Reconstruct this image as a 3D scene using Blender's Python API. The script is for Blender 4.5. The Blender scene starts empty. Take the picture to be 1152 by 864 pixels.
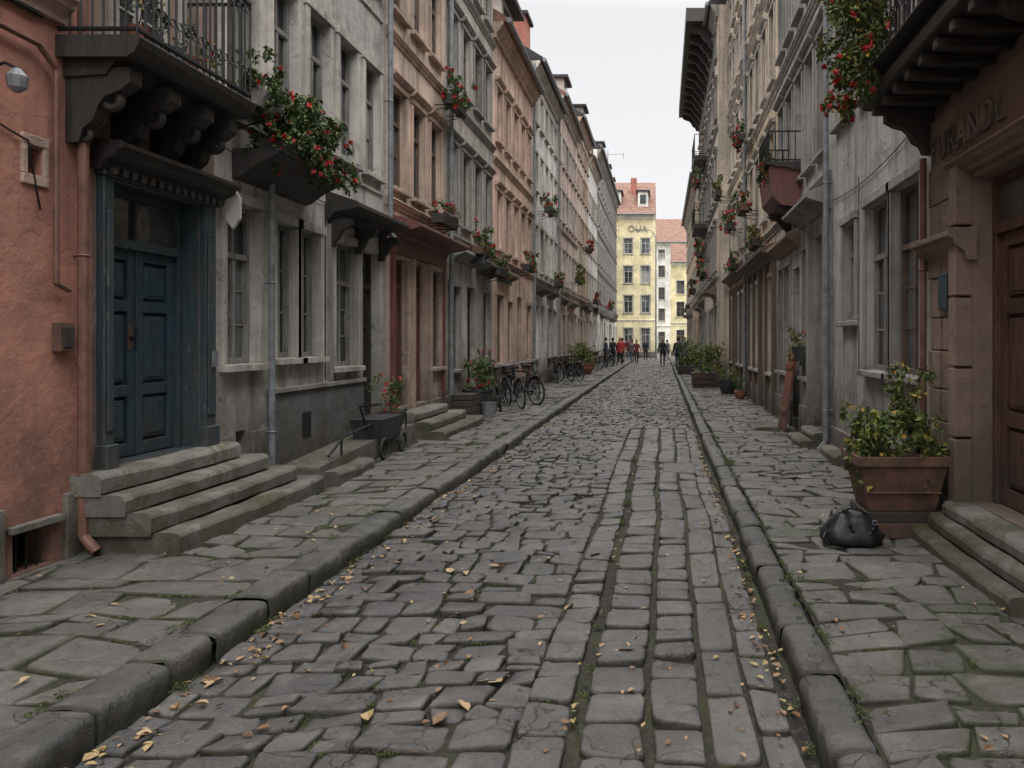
import bpy, math, random
import numpy as np
from mathutils import Vector, Matrix, noise as mnoise
R=random.Random(11); rng=np.random.default_rng(5)
scene=bpy.context.scene
# ---------------------------------------------------------------- materials
def newmat(name):
    m=bpy.data.materials.new(name); m.use_nodes=True; nt=m.node_tree
    b=nt.nodes['Principled BSDF']; return m,nt,b
def noise(nt,vec,scale,detail=5,rough=.55,sc=None,dist=0):
    if sc:
        mp=nt.nodes.new('ShaderNodeMapping'); mp.inputs['Scale'].default_value=sc
        nt.links.new(vec,mp.inputs['Vector']); vec=mp.outputs[0]
    n=nt.nodes.new('ShaderNodeTexNoise'); n.inputs['Scale'].default_value=scale
    n.inputs['Detail'].default_value=detail; n.inputs['Roughness'].default_value=rough
    n.inputs['Distortion'].default_value=dist
    nt.links.new(vec,n.inputs['Vector']); return n.outputs['Fac']
def rng_(nt,v,a,b,c=0.,d=1.):
    m=nt.nodes.new('ShaderNodeMapRange'); nt.links.new(v,m.inputs[0])
    for i,x in zip((1,2,3,4),(a,b,c,d)): m.inputs[i].default_value=x
    return m.outputs[0]
def mth(nt,op,a,b):
    m=nt.nodes.new('ShaderNodeMath'); m.operation=op
    for i,x in enumerate((a,b)):
        if isinstance(x,(int,float)): m.inputs[i].default_value=x
        else: nt.links.new(x,m.inputs[i])
    return m.outputs[0]
def mix(nt,f,a,b,mode='MIX'):
    m=nt.nodes.new('ShaderNodeMix'); m.data_type='RGBA'; m.blend_type=mode
    for i,x in ((0,f),(6,a),(7,b)):
        if isinstance(x,(int,float)): m.inputs[i].default_value=x
        elif isinstance(x,tuple): m.inputs[i].default_value=(x[0],x[1],x[2],1)
        else: nt.links.new(x,m.inputs[i])
    return m.outputs[2]
def bump(nt,b,h,st,dist=.02,prev=None):
    n=nt.nodes.new('ShaderNodeBump'); n.inputs['Strength'].default_value=st; n.inputs['Distance'].default_value=dist
    nt.links.new(h,n.inputs['Height'])
    if prev: nt.links.new(prev,n.inputs['Normal'])
    nt.links.new(n.outputs[0],b.inputs['Normal']); return n.outputs[0]
def tco(nt): return nt.nodes.new('ShaderNodeTexCoord').outputs['Object']
def k(c,s): return tuple(min(1,x*s) for x in c)
def cracks(nt,tc,scale,w,amp=.7):
    v=nt.nodes.new('ShaderNodeTexVoronoi'); v.feature='DISTANCE_TO_EDGE'; v.inputs['Scale'].default_value=scale
    mp=nt.nodes.new('ShaderNodeVectorMath'); mp.operation='MULTIPLY_ADD'
    nn=nt.nodes.new('ShaderNodeTexNoise'); nn.inputs['Scale'].default_value=scale*2.6; nn.inputs['Detail'].default_value=5; nt.links.new(tc,nn.inputs['Vector'])
    nt.links.new(nn.outputs['Color'],mp.inputs[0]); mp.inputs[1].default_value=(amp,amp,amp); nt.links.new(tc,mp.inputs[2])
    nt.links.new(mp.outputs[0],v.inputs['Vector']); return rng_(nt,v.outputs['Distance'],0,w,1,0)
def plaster(name,col,patch=None,dirt=1.,gz=1.5,moss=0):
    m,nt,b=newmat(name); tc=tco(nt)
    sep=nt.nodes.new('ShaderNodeSeparateXYZ'); nt.links.new(tc,sep.inputs[0]); Z=sep.outputs[2]
    n1=noise(nt,tc,.8,8,.66); n2=noise(nt,tc,1.7,7,.66,sc=(2.4,2.4,.13)); n3=noise(nt,tc,9,8,.7)
    n4=mth(nt,'ADD',noise(nt,tc,1.3,10,.7,dist=.7),rng_(nt,Z,.2,2.2,.065,0)); n5=noise(nt,tc,3.2,6,.6); n6=noise(nt,tc,2.6,8,.7)
    c=mix(nt,rng_(nt,n1,.4,.62,0,.8),k(col,1.1),k((col[0]*.92,col[1],col[2]*1.03),.6))
    c=mix(nt,rng_(nt,n2,.47,.64,0,.74*dirt),c,(.115,.10,.088))
    c=mix(nt,rng_(nt,n3,.35,.75,0,.3),c,k(col,1.35))
    c=mix(nt,rng_(nt,n4,.595,.607,0,.7),c,patch or (col[0]*.6+.1,col[1]*.6+.09,col[2]*.6+.08))
    c=mix(nt,rng_(nt,n6,.55,.7,0,.5*dirt),c,(.13,.115,.10))
    g=rng_(nt,Z,.08,gz,1,0); g=mth(nt,'MULTIPLY',g,rng_(nt,n5,.3,.6,.45,1.25)); g=mth(nt,'MULTIPLY',g,.95*dirt)
    c=mix(nt,g,c,(.075,.065,.054))
    g2=mth(nt,'MULTIPLY',rng_(nt,Z,.1,.5 if not moss else 1.2,1,0),rng_(nt,n6,.47,.62,0,.6 if not moss else .75)); c=mix(nt,g2,c,(.055,.062,.028))
    cr=mth(nt,'MULTIPLY',cracks(nt,tc,.9,.006),rng_(nt,n1,.5,.56,0,.7)); c=mix(nt,cr,c,(.05,.045,.04))
    nt.links.new(c,b.inputs['Base Color']); b.inputs['Roughness'].default_value=.92
    b.inputs['Specular IOR Level'].default_value=.25
    p=bump(nt,b,noise(nt,tc,3.5,9,.65),.55,.05); p=bump(nt,b,noise(nt,tc,45,6,.6),.35,.01,p)
    bump(nt,b,rng_(nt,n4,.595,.607,0,-1),.5,.012,p)
    return m
def simple(name,col,rough=.6,var=.35,scale=6,metal=0,bs=.25,sc=None,spec=.5,col2=None):
    m,nt,b=newmat(name); tc=tco(nt); n=noise(nt,tc,scale,7,.65,sc=sc)
    c=mix(nt,rng_(nt,n,.35,.68),k(col,1+var),col2 or k(col,1-var))
    nt.links.new(c,b.inputs['Base Color']); b.inputs['Roughness'].default_value=rough; b.inputs['Metallic'].default_value=metal
    b.inputs['Specular IOR Level'].default_value=spec
    if bs: bump(nt,b,n,bs,.01)
    return m
def paint(name,col,under,rough=.5,wear=.62):
    m,nt,b=newmat(name); tc=tco(nt); n=noise(nt,tc,4,9,.7,sc=(5,5,.7)); n2=noise(nt,tc,2,7,.65); n3=noise(nt,tc,18,8,.75,sc=(1,1,.4))
    c=mix(nt,rng_(nt,n,.35,.65),k(col,1.25),k(col,.6)); c=mix(nt,rng_(nt,n2,.45,.7,0,.6),c,k(under,.5)); c=mix(nt,rng_(nt,n3,wear,wear+.03,0,.85),c,under)
    sep=nt.nodes.new('ShaderNodeSeparateXYZ'); nt.links.new(tc,sep.inputs[0]); c=mix(nt,mth(nt,'MULTIPLY',rng_(nt,sep.outputs[2],.4,1.5,.8,0),rng_(nt,n2,.35,.6,.2,1)),c,(.06,.052,.045))
    nt.links.new(c,b.inputs['Base Color']); b.inputs['Roughness'].default_value=rough; p=bump(nt,b,n,.45,.012); bump(nt,b,rng_(nt,n3,wear,wear+.03,0,-1),.4,.005,p)
    return m
def glassm(name,col,curtain=False):
    m,nt,b=newmat(name); tc=tco(nt)
    if curtain:
        n=noise(nt,tc,7,3,.5,sc=(1,1,.05)); c=mix(nt,rng_(nt,n,.3,.7),k(col,1.1),k(col,.35))  # flat pane: shading of the curtain folds is painted as vertical bands
    else:
        n=noise(nt,tc,1.3,4,.5); c=mix(nt,rng_(nt,n,.4,.7),col,k(col,2.6))
    d=noise(nt,tc,5,6,.7); c=mix(nt,rng_(nt,d,.5,.8,0,.3),c,(.14,.13,.12))
    nt.links.new(c,b.inputs['Base Color']); nt.links.new(rng_(nt,d,.45,.75,.05,.35),b.inputs['Roughness'])
    b.inputs['Specular IOR Level'].default_value=.9
    bump(nt,b,noise(nt,tc,3.,2,.5),.12,.02)
    return m
def stonem(name,cA,cB,moss=.3,rough=(.38,.75),mossc=(.05,.062,.024),mt=.57,warm=.5):
    m,nt,b=newmat(name); tc=tco(nt)
    at=nt.nodes.new('ShaderNodeAttribute'); at.attribute_name='rnd'; sp=nt.nodes.new('ShaderNodeSeparateColor'); nt.links.new(at.outputs['Color'],sp.inputs[0])
    r,g,e=sp.outputs
    n=noise(nt,tc,11,9,.74); n2=noise(nt,tc,1.2,6,.65); n3=noise(nt,tc,60,4,.7); n7=noise(nt,tc,4.5,8,.7)
    c=mix(nt,r,cA,cB); c=mix(nt,mth(nt,'MULTIPLY',g,warm),c,(.25,.225,.195))
    c=mix(nt,rng_(nt,n,.35,.66,0,.6),c,k(cA,.45)); c=mix(nt,rng_(nt,n3,.52,.72,0,.35),c,(.32,.305,.285))
    c=mix(nt,rng_(nt,n2,.4,.62,0,.55),c,k(cA,.48)); c=mix(nt,rng_(nt,n7,.52,.66,0,.35),c,(.25,.24,.225))
    ee=mth(nt,'MULTIPLY',rng_(nt,e,.1,.9,0,1),rng_(nt,n,.3,.6,.5,1))
    c=mix(nt,ee,c,(.03,.027,.022))
    ck=mth(nt,'MULTIPLY',cracks(nt,tc,2.1,.012,.35),rng_(nt,n2,.45,.55,0,.9)); c=mix(nt,ck,c,(.03,.028,.024))
    mo=mth(nt,'MULTIPLY',rng_(nt,mth(nt,'ADD',noise(nt,tc,.9,10,.78),mth(nt,'MULTIPLY',e,.14)),mt,mt+.08),rng_(nt,n,.35,.58,.25,1))
    c=mix(nt,mth(nt,'MULTIPLY',mo,moss),c,mossc)
    nt.links.new(c,b.inputs['Base Color'])
    nt.links.new(rng_(nt,n7,.35,.65,rough[0],rough[1]),b.inputs['Roughness']); b.inputs['Specular IOR Level'].default_value=.4
    p=bump(nt,b,n,.8,.022); p=bump(nt,b,noise(nt,tc,5,5,.6),.7,.035,p); p=bump(nt,b,ck,.6,-.012,p); bump(nt,b,n3,.4,.005,p)
    return m
def leafm(name,cols):
    m,nt,b=newmat(name); at=nt.nodes.new('ShaderNodeAttribute'); at.attribute_name='rnd'
    sp=nt.nodes.new('ShaderNodeSeparateColor'); nt.links.new(at.outputs['Color'],sp.inputs[0])
    cr=nt.nodes.new('ShaderNodeValToRGB'); el=cr.color_ramp.elements
    while len(el)<len(cols): el.new(.5)
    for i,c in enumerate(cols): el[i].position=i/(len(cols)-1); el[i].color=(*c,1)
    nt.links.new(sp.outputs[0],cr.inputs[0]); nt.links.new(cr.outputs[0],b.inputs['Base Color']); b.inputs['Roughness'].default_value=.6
    return m
def tilem(name,col):
    m,nt,b=newmat(name); tc=tco(nt); w=nt.nodes.new('ShaderNodeTexWave'); w.inputs['Scale'].default_value=1.3; w.bands_direction='Y'
    nt.links.new(tc,w.inputs['Vector']); w2=nt.nodes.new('ShaderNodeTexWave'); w2.bands_direction='Z'; w2.wave_profile='SAW'; w2.inputs['Scale'].default_value=1.0; nt.links.new(tc,w2.inputs['Vector'])
    n=noise(nt,tc,3,7,.7); c=mix(nt,rng_(nt,n,.35,.65),k(col,1.25),k(col,.55)); c=mix(nt,rng_(nt,w2.outputs[1],.0,.2,.5,0),c,k(col,.3))
    nt.links.new(c,b.inputs['Base Color']); b.inputs['Roughness'].default_value=.85
    p=bump(nt,b,w.outputs[1],.6,.05); bump(nt,b,w2.outputs[1],.6,.04,p); return m

P_pink=plaster('plaster_pink',(.50,.235,.18),patch=(.42,.22,.175),dirt=.75)
P_brown=plaster('plaster_brown',(.25,.185,.155),patch=(.34,.29,.26))
P_grey=plaster('plaster_grey',(.52,.495,.46),patch=(.36,.335,.305))
P_plinth=plaster('plaster_plinth',(.26,.235,.21),gz=1)
P_peach=plaster('plaster_peach',(.64,.50,.41),patch=(.50,.40,.335))
P_taupe=plaster('plaster_taupe',(.49,.45,.41))
P_salmon=plaster('plaster_salmon',(.69,.50,.41))
P_rose=plaster('plaster_rose',(.66,.50,.44))
P_white=plaster('plaster_offwhite',(.68,.655,.63))  # far house plasters are paler: distance haze is put into their base colours
P_ochre=plaster('plaster_ochre',(.58,.45,.325),patch=(.47,.39,.31))
P_beige=plaster('plaster_beige',(.58,.50,.42))
P_yellow=plaster('plaster_yellow',(.84,.73,.47),dirt=.3)
P_cream=plaster('plaster_cream',(.78,.75,.69),dirt=.5)
P_blue=plaster('plaster_bluegrey',(.15,.165,.175))
P_umber=plaster('plaster_umber',(.235,.175,.138),patch=(.31,.25,.205))
P_rgrey=plaster('plaster_coolgrey',(.43,.415,.39),patch=(.30,.28,.255))
M_trimlight=plaster('trim_light',(.53,.495,.45),dirt=.9)
M_trimgrey=plaster('trim_grey',(.31,.295,.28),dirt=.9)
M_trimbrown=plaster('trim_brown',(.28,.205,.165),dirt=.8)
M_trimpeach=plaster('trim_peach',(.50,.37,.30),dirt=.8)
M_step=plaster('step_stone',(.235,.222,.2),patch=(.12,.12,.08),gz=.7,moss=1,dirt=.8)
W_blue=paint('wood_blue',(.034,.066,.09),(.10,.10,.095),.45,.63)
W_bluel=paint('wood_blue_frame',(.036,.062,.078),(.13,.125,.115),.55,.59)
W_dark=paint('wood_dark',(.036,.032,.03),(.10,.09,.08),.6,.61)
W_brown=paint('wood_brown',(.12,.062,.04),(.05,.035,.027),.55,.57)
W_red=paint('wood_red',(.17,.06,.05),(.2,.14,.11),.55,.6)
W_grey=paint('wood_grey_frame',(.25,.245,.235),(.12,.105,.09),.6,.6)
W_white=paint('wood_white_frame',(.5,.48,.45),(.18,.15,.13),.6,.62)
W_brf=paint('wood_brown_frame',(.14,.098,.075),(.22,.19,.16),.6,.61)
M_iron=simple('wrought_iron',(.018,.018,.019),.5,.4,20,metal=.3)
M_pipe=simple('downpipe_zinc',(.2,.215,.23),.5,.35,8,metal=.2)
M_pipeb=simple('downpipe_brown',(.16,.08,.062),.6,.35,8)
M_rust=simple('rusty_metal',(.115,.06,.042),.8,.5,7,col2=(.05,.034,.027))
M_black=simple('black_leather',(.012,.012,.013),.42,.5,9,bs=.8)
M_rubber=simple('black_rubber',(.015,.015,.016),.7,.2,10)
M_terr=simple('terracotta',(.24,.10,.06),.85,.45,5)
M_pot=simple('dark_pot',(.035,.035,.038),.5,.3,6)
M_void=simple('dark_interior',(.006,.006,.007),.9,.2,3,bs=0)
M_signw=simple('sign_white',(.6,.58,.53),.5,.15,5)
M_signletter=simple('sign_letter',(.24,.2,.15),.7,.2,5)
M_carve=plaster('carved_stone_letters',(.42,.35,.30),dirt=.6)
G_dark=glassm('window_glass',(.016,.02,.024)); G_mid=glassm('window_glass_dusty',(.06,.066,.07)); G_cur=glassm('window_curtain',(.42,.41,.39),True)
T_red=tilem('roof_tile_red',(.25,.14,.105)); T_dark=tilem('roof_slate_dark',(.05,.05,.055))
S_road=stonem('cobblestone',(.145,.142,.142),(.08,.08,.083),.5,(.3,.6),mt=.61,warm=.4)
S_slab=stonem('setts_large',(.175,.17,.165),(.11,.11,.112),.35,(.32,.62),mt=.62)
S_walk=stonem('pavement_flagstone',(.17,.162,.15),(.105,.103,.098),.75,(.42,.72),mt=.545)
S_kerb=stonem('kerb_stone',(.125,.123,.118),(.078,.078,.078),.65,(.42,.72),mt=.56)
def dirtm():
    m,nt,b=newmat('joint_dirt'); tc=tco(nt)
    c=mix(nt,rng_(nt,noise(nt,tc,1.1,8,.7),.46,.6),(.028,.025,.021),(.042,.048,.02))
    c=mix(nt,rng_(nt,noise(nt,tc,30,4),.5,.7),c,(.07,.062,.048)); nt.links.new(c,b.inputs['Base Color']); b.inputs['Roughness'].default_value=.95
    bump(nt,b,noise(nt,tc,40,6,.7),.8,.02); return m
M_dirt=dirtm()
M_ground=simple('ground_earth',(.08,.075,.065),.95,.3,2)
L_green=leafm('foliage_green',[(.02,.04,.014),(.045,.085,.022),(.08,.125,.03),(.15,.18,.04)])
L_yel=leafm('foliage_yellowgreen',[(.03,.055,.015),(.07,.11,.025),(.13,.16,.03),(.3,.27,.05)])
L_fl=leafm('flower_red',[(.38,.02,.02),(.55,.03,.03),(.65,.10,.08),(.48,.02,.06)])
L_fy=leafm('flower_orange',[(.6,.3,.05),(.65,.5,.1),(.6,.45,.3)])
L_fall=leafm('fallen_leaf',[(.09,.05,.03),(.2,.12,.065),(.32,.2,.11),(.45,.34,.2),(.4,.3,.12)])
L_moss=leafm('moss_green',[(.028,.04,.012),(.05,.072,.02),(.08,.105,.03),(.15,.16,.04)])
# ---------------------------------------------------------------- mesh builder
class MB:
    def __init__(s): s.v=[];s.f=[];s.m=[];s.mats=[]
    def mi(s,mat):
        if mat not in s.mats: s.mats.append(mat)
        return s.mats.index(mat)
    def add(s,vs,fs,mat):
        o=len(s.v); s.v+=[tuple(p) for p in vs]; i=s.mi(mat)
        for f in fs: s.f.append(tuple(o+x for x in f)); s.m.append(i)
    def emit(s,name,parent=None,smooth=False,bevel=0,seg=2):
        if not s.v: return None
        me=bpy.data.meshes.new(name); me.from_pydata(s.v,[],s.f)
        for m in s.mats: me.materials.append(m)
        me.polygons.foreach_set('material_index',s.m)
        if smooth: me.polygons.foreach_set('use_smooth',[True]*len(s.f))
        me.update(); ob=bpy.data.objects.new(name,me); scene.collection.objects.link(ob)
        if bevel:
            bm=ob.modifiers.new('bevel','BEVEL'); bm.width=bevel; bm.segments=seg; bm.limit_method='ANGLE'; bm.angle_limit=math.radians(40)
        if parent: ob.parent=parent
        return ob
def empty(name):
    e=bpy.data.objects.new(name,None); scene.collection.objects.link(e); return e
def FL(Xf): return lambda u,d,z:(Xf+d,u,z)
def FR(Xf): return lambda u,d,z:(Xf-d,u,z)
def FF(Yf): return lambda u,d,z:(u,Yf-d,z)
F0=lambda u,d,z:(u,d,z)
BF=[(0,1,3,2),(4,6,7,5),(0,4,5,1),(2,3,7,6),(0,2,6,4),(1,5,7,3)]
def box(mb,F,u0,u1,d0,d1,z0,z1,mat):
    mb.add([F(u,d,z) for u in(u0,u1) for d in(d0,d1) for z in(z0,z1)],BF,mat)
def quad(mb,F,pts,mat): mb.add([F(*p) for p in pts],[(0,1,2,3)],mat)
def prism(mb,F,u0,u1,prof,mat):
    n=len(prof); vs=[F(u0,d,z) for d,z in prof]+[F(u1,d,z) for d,z in prof]
    mb.add(vs,[(i,(i+1)%n,n+(i+1)%n,n+i) for i in range(n)]+[tuple(range(n)),tuple(range(2*n-1,n-1,-1))],mat)
def tube(mb,p0,p1,r,mat,n=7,r2=None):
    p0=Vector(p0);p1=Vector(p1);d=(p1-p0).normalized(); a=d.orthogonal().normalized(); b=d.cross(a); r2=r if r2 is None else r2
    vs=[p0+(a*math.cos(t)+b*math.sin(t))*r for t in [2*math.pi*i/n for i in range(n)]]+[p1+(a*math.cos(t)+b*math.sin(t))*r2 for t in [2*math.pi*i/n for i in range(n)]]
    mb.add(vs,[(i,(i+1)%n,n+(i+1)%n,n+i) for i in range(n)]+[tuple(range(n)),tuple(range(2*n-1,n-1,-1))],mat)
def path(mb,pts,r,mat,n=7):
    for a,b in zip(pts,pts[1:]): tube(mb,a,b,r,mat,n)
def torus(mb,c,ax,R_,r,mat,n=28,k_=6):
    ax=Vector(ax).normalized(); a=ax.orthogonal().normalized(); b=ax.cross(a); c=Vector(c); vs=[];fs=[]
    for i in range(n):
        t=2*math.pi*i/n; e=a*math.cos(t)+b*math.sin(t)
        for j in range(k_):
            s=2*math.pi*j/k_; vs.append(c+e*(R_+r*math.cos(s))+ax*r*math.sin(s))
            fs.append((i*k_+j,((i+1)%n)*k_+j,((i+1)%n)*k_+(j+1)%k_,i*k_+(j+1)%k_))
    mb.add(vs,fs,mat)
def lathe(mb,c,prof,mat,n=18):
    vs=[];fs=[]
    for r,z in prof:
        for i in range(n):
            t=2*math.pi*i/n; vs.append((c[0]+r*math.cos(t),c[1]+r*math.sin(t),c[2]+z))
    for j in range(len(prof)-1):
        for i in range(n): fs.append((j*n+i,j*n+(i+1)%n,(j+1)*n+(i+1)%n,(j+1)*n+i))
    fs.append(tuple(range(n))[::-1]); fs.append(tuple(range((len(prof)-1)*n,len(prof)*n)))
    mb.add(vs,fs,mat)
def rndattr(me,arr):
    a=me.color_attributes.new('rnd','FLOAT_COLOR','POINT'); a.data.foreach_set('color',arr.astype(np.float32).ravel())
def npmesh(name,V,Fq,mat,col,smooth=True,parent=None):
    me=bpy.data.meshes.new(name); me.vertices.add(len(V)); me.vertices.foreach_set('co',V.astype(np.float32).ravel())
    n,kk=Fq.shape; me.loops.add(n*kk); me.loops.foreach_set('vertex_index',Fq.astype(np.int32).ravel()); me.polygons.add(n)
    me.polygons.foreach_set('loop_start',np.arange(0,n*kk,kk,dtype=np.int32)); me.polygons.foreach_set('loop_total',np.full(n,kk,dtype=np.int32))
    me.polygons.foreach_set('use_smooth',np.full(n,smooth)); me.materials.append(mat); me.update(); me.validate()
    rndattr(me,col); ob=bpy.data.objects.new(name,me); scene.collection.objects.link(ob)
    if parent: ob.parent=parent
    return ob
# ---------------------------------------------------------------- stones
def und(x,y): return .014*np.sin(x*2.3+y*.9)+.012*np.sin(y*2.1-x*1.7)+.006*np.sin(y*5.3+x*4)
def stones(name,quads,z,mat,dome=.006,parent=None,tilt=.005,jit=.03,sq=.22,gap=.006):
    Q=np.array(quads); S=len(Q); n=16
    C=Q.mean(1,keepdims=True); L=np.linalg.norm(Q-C,axis=2,keepdims=True); Q=C+(Q-C)*(1-gap*1.4/np.maximum(L,.03))
    t=(np.arange(n)+.5)*2*np.pi/n; sqs=np.clip(rng.normal(sq,.07,(S,1)),.1,.5)
    cx=np.sign(np.cos(t))[None]*abs(np.cos(t))[None]**sqs; cy=np.sign(np.sin(t))[None]*abs(np.sin(t))[None]**sqs
    rings=[(1.,-.045,1.),(.99,-.010,.95),(.96,.35,.5),(.88,.8,.1),(.5,1.,0.)]
    jr=1+rng.normal(0,jit,(S,n))-np.abs(rng.normal(0,jit*.6,(S,n))); jr=np.clip(jr,.85,1.01)
    V=[];E=[]
    tl=rng.normal(0,tilt*.8,(S,1)); tx=rng.normal(0,tilt,(S,1)); ty=rng.normal(0,tilt,(S,1)); lump=rng.normal(0,.0022,(S,n))
    for r,h,e in rings:
        u=cx*r*jr; v=cy*r*jr; a=(u+1)/2; b=(v+1)/2
        P=(Q[:,0,None]*((1-a)*(1-b))[...,None]+Q[:,1,None]*(a*(1-b))[...,None]+Q[:,2,None]*(a*b)[...,None]+Q[:,3,None]*((1-a)*b)[...,None])
        zz=z+(h*dome if h>=0 else h)+tl+tx*u+ty*v+und(P[...,0],P[...,1])+lump*(1 if h>0 else 0)
        V.append(np.concatenate([P,zz[...,None]],2)); E.append(np.full((S,n),e))
    cen=Q.mean(1); cz=z+dome+tl[:,0]+und(cen[:,0],cen[:,1])
    V=np.concatenate(V,1); E=np.concatenate(E,1); nr=len(rings)
    V=np.concatenate([V,np.concatenate([cen,cz[:,None]],1)[:,None]],1); E=np.concatenate([E,np.zeros((S,1))],1)
    nv=nr*n+1; fs=[]
    for j in range(nr-1):
        for i in range(n): fs.append((j*n+i,j*n+(i+1)%n,(j+1)*n+(i+1)%n,(j+1)*n+i))
    for i in range(0,n,2): o=(nr-1)*n; fs.append((o+i,o+i+1,o+(i+2)%n,nv-1))
    fs=np.array(fs); FA=(fs[None]+(np.arange(S)*nv)[:,None,None]).reshape(-1,4)
    rc=np.zeros((S,nv,4)); rc[...,0]=rng.random((S,1)); rc[...,1]=rng.random((S,1))**2.5; rc[...,2]=E; rc[...,3]=1
    return npmesh(name,V.reshape(-1,3),FA,mat,rc.reshape(-1,4),True,parent)
JOINTS=[]
def rowstones(x0,x1,y0,y1,dep,wid,wob=.03,slant=.018,zj=None,split=.16):
    q=[]; y=y0; i=0
    def yb(i,yy,x): return yy+wob*(mnoise.noise(Vector((x*1.3,i*7.7,3.1)))*1.6)+wob*.6*mnoise.noise(Vector((x*5,i*3.3,9)))
    while y<y1:
        ny=y+R.uniform(*dep)*(1 if y<22 else 1.25); x=x0
        while x<x1-.02:
            nx=x+R.uniform(*wid)*R.choice((.8,1,1,1.3))
            if x1-nx<wid[0]*.7: nx=x1
            s=R.uniform(-slant,slant); s2=R.uniform(-slant,slant)
            if x==x0: s=0
            if nx==x1: s2=0
            ya=[yb(i,y,x),yb(i,y,nx),yb(i+1,ny,nx),yb(i+1,ny,x)]
            if R.random()<split and (ny-y)>dep[0]*1.15:
                f=R.uniform(.4,.6); ym=ya[0]*(1-f)+ya[3]*f; f2=f+R.uniform(-.08,.08); ym2=ya[1]*(1-f2)+ya[2]*f2
                q.append([(x+s,ya[0]),(nx+s2,ya[1]),(nx,ym2),(x,ym)]); q.append([(x,ym),(nx,ym2),(nx-s2,ya[2]),(x-s,ya[3])])
            else: q.append([(x+s,ya[0]),(nx+s2,ya[1]),(nx-s2,ya[2]),(x-s,ya[3])])
            if zj is not None and y<14: JOINTS.append(((x,ya[0]),(nx,ya[1]),zj)); JOINTS.append(((x,ya[0]),(x,ya[3]),zj))
            x=nx
        y=ny; i+=1
    return q
def colstones(x0,x1,y0,y1,ln,wx=.014):
    q=[]; y=y0; sk=0; j0=R.uniform(-.006,.006);j1=R.uniform(-.006,.006)
    f=lambda yy: wx*math.sin(yy*1.1)+wx*.6*math.sin(yy*2.7+1)
    while y<y1:
        ny=y+R.uniform(*ln); sk2=R.uniform(-.025,.025); k0=R.uniform(-.008,.008);k1=R.uniform(-.008,.008)
        q.append([(x0+f(y)+j0,y),(x1+f(y)+j1,y+sk),(x1+f(ny)+k1,ny+sk2),(x0+f(ny)+k0,ny)]); y=ny; sk=sk2;j0=k0;j1=k1
        if y<12: JOINTS.append(((x0+f(y),y),(x1+f(y),y),0))
    return q
KL=-2.38; KR=.66; YE=71
XL=-4.3; XR=2.4
ground=MB(); box(ground,F0,-150,150,-60,300,-.5,-.06,M_ground); ground.emit('ground')
road=empty('cobblestone_road')
def bed(name,x0,x1,z,par):
    ys=np.arange(-3,20,.25).tolist()+np.arange(20,YE+9,2).tolist(); xs=np.linspace(x0,x1,9); V=[];F=[]
    for yy in ys:
        for xx in xs: V.append((xx,yy,z+float(und(xx,yy))*(1 if yy<20 else .3)))
    for j in range(len(ys)-1):
        for i in range(8): F.append((j*9+i,j*9+i+1,(j+1)*9+i+1,(j+1)*9+i))
    m=MB(); m.add(V,F,M_dirt); m.emit(name,par,smooth=True)
bed('road_bed',KL-.1,KR+.1,-.017,road)
stones('cobbles',rowstones(KL,-.62,1.6,14.5,(.14,.26),(.14,.31),wob=.045,slant=.025,zj=0,split=.1),0,S_road,.009,road,.007,.04,sq=.27)
stones('cobbles_far',rowstones(KL,KR-.04,14.5,YE,(.14,.26),(.13,.28),wob=.04),0,S_road,.009,road,.007,.04,sq=.27)
cols=colstones(-.62,-.395,1.6,14.5,(.18,.36))+colstones(-.345,-.06,1.6,14.5,(.2,.4))+colstones(-.045,.2,1.6,14.5,(.18,.34))
stones('wheel_track_setts',cols,.004,S_slab,.010,road,.006,.032,sq=.27)
stones('channel_slabs',colstones(.215,.42,1.6,14.5,(.35,.85))+colstones(.425,.585,1.6,14.5,(.3,.7)),-.002,S_slab,.004,road,.005,.02,sq=.16)
def sidewalk(x0,x1,name,px):
    e=empty(name); bed('bed',x0,x1,.108,e); b=MB(); box(b,F0,x0,x1,-3,YE,-.1,.07,M_dirt); b.emit('base',e)
    stones('flagstones',rowstones(x0,x1,1.2,YE,px[0],px[1],.07,.06,zj=.12),.12,S_walk,.003,e,.006,.026,sq=.15,gap=.004)
sidewalk(-4.55,KL-.24,'sidewalk',((.22,.42),(.24,.56)))
sidewalk(KR+.19,2.7,'sidewalk',((.18,.34),(.2,.44)))
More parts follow.
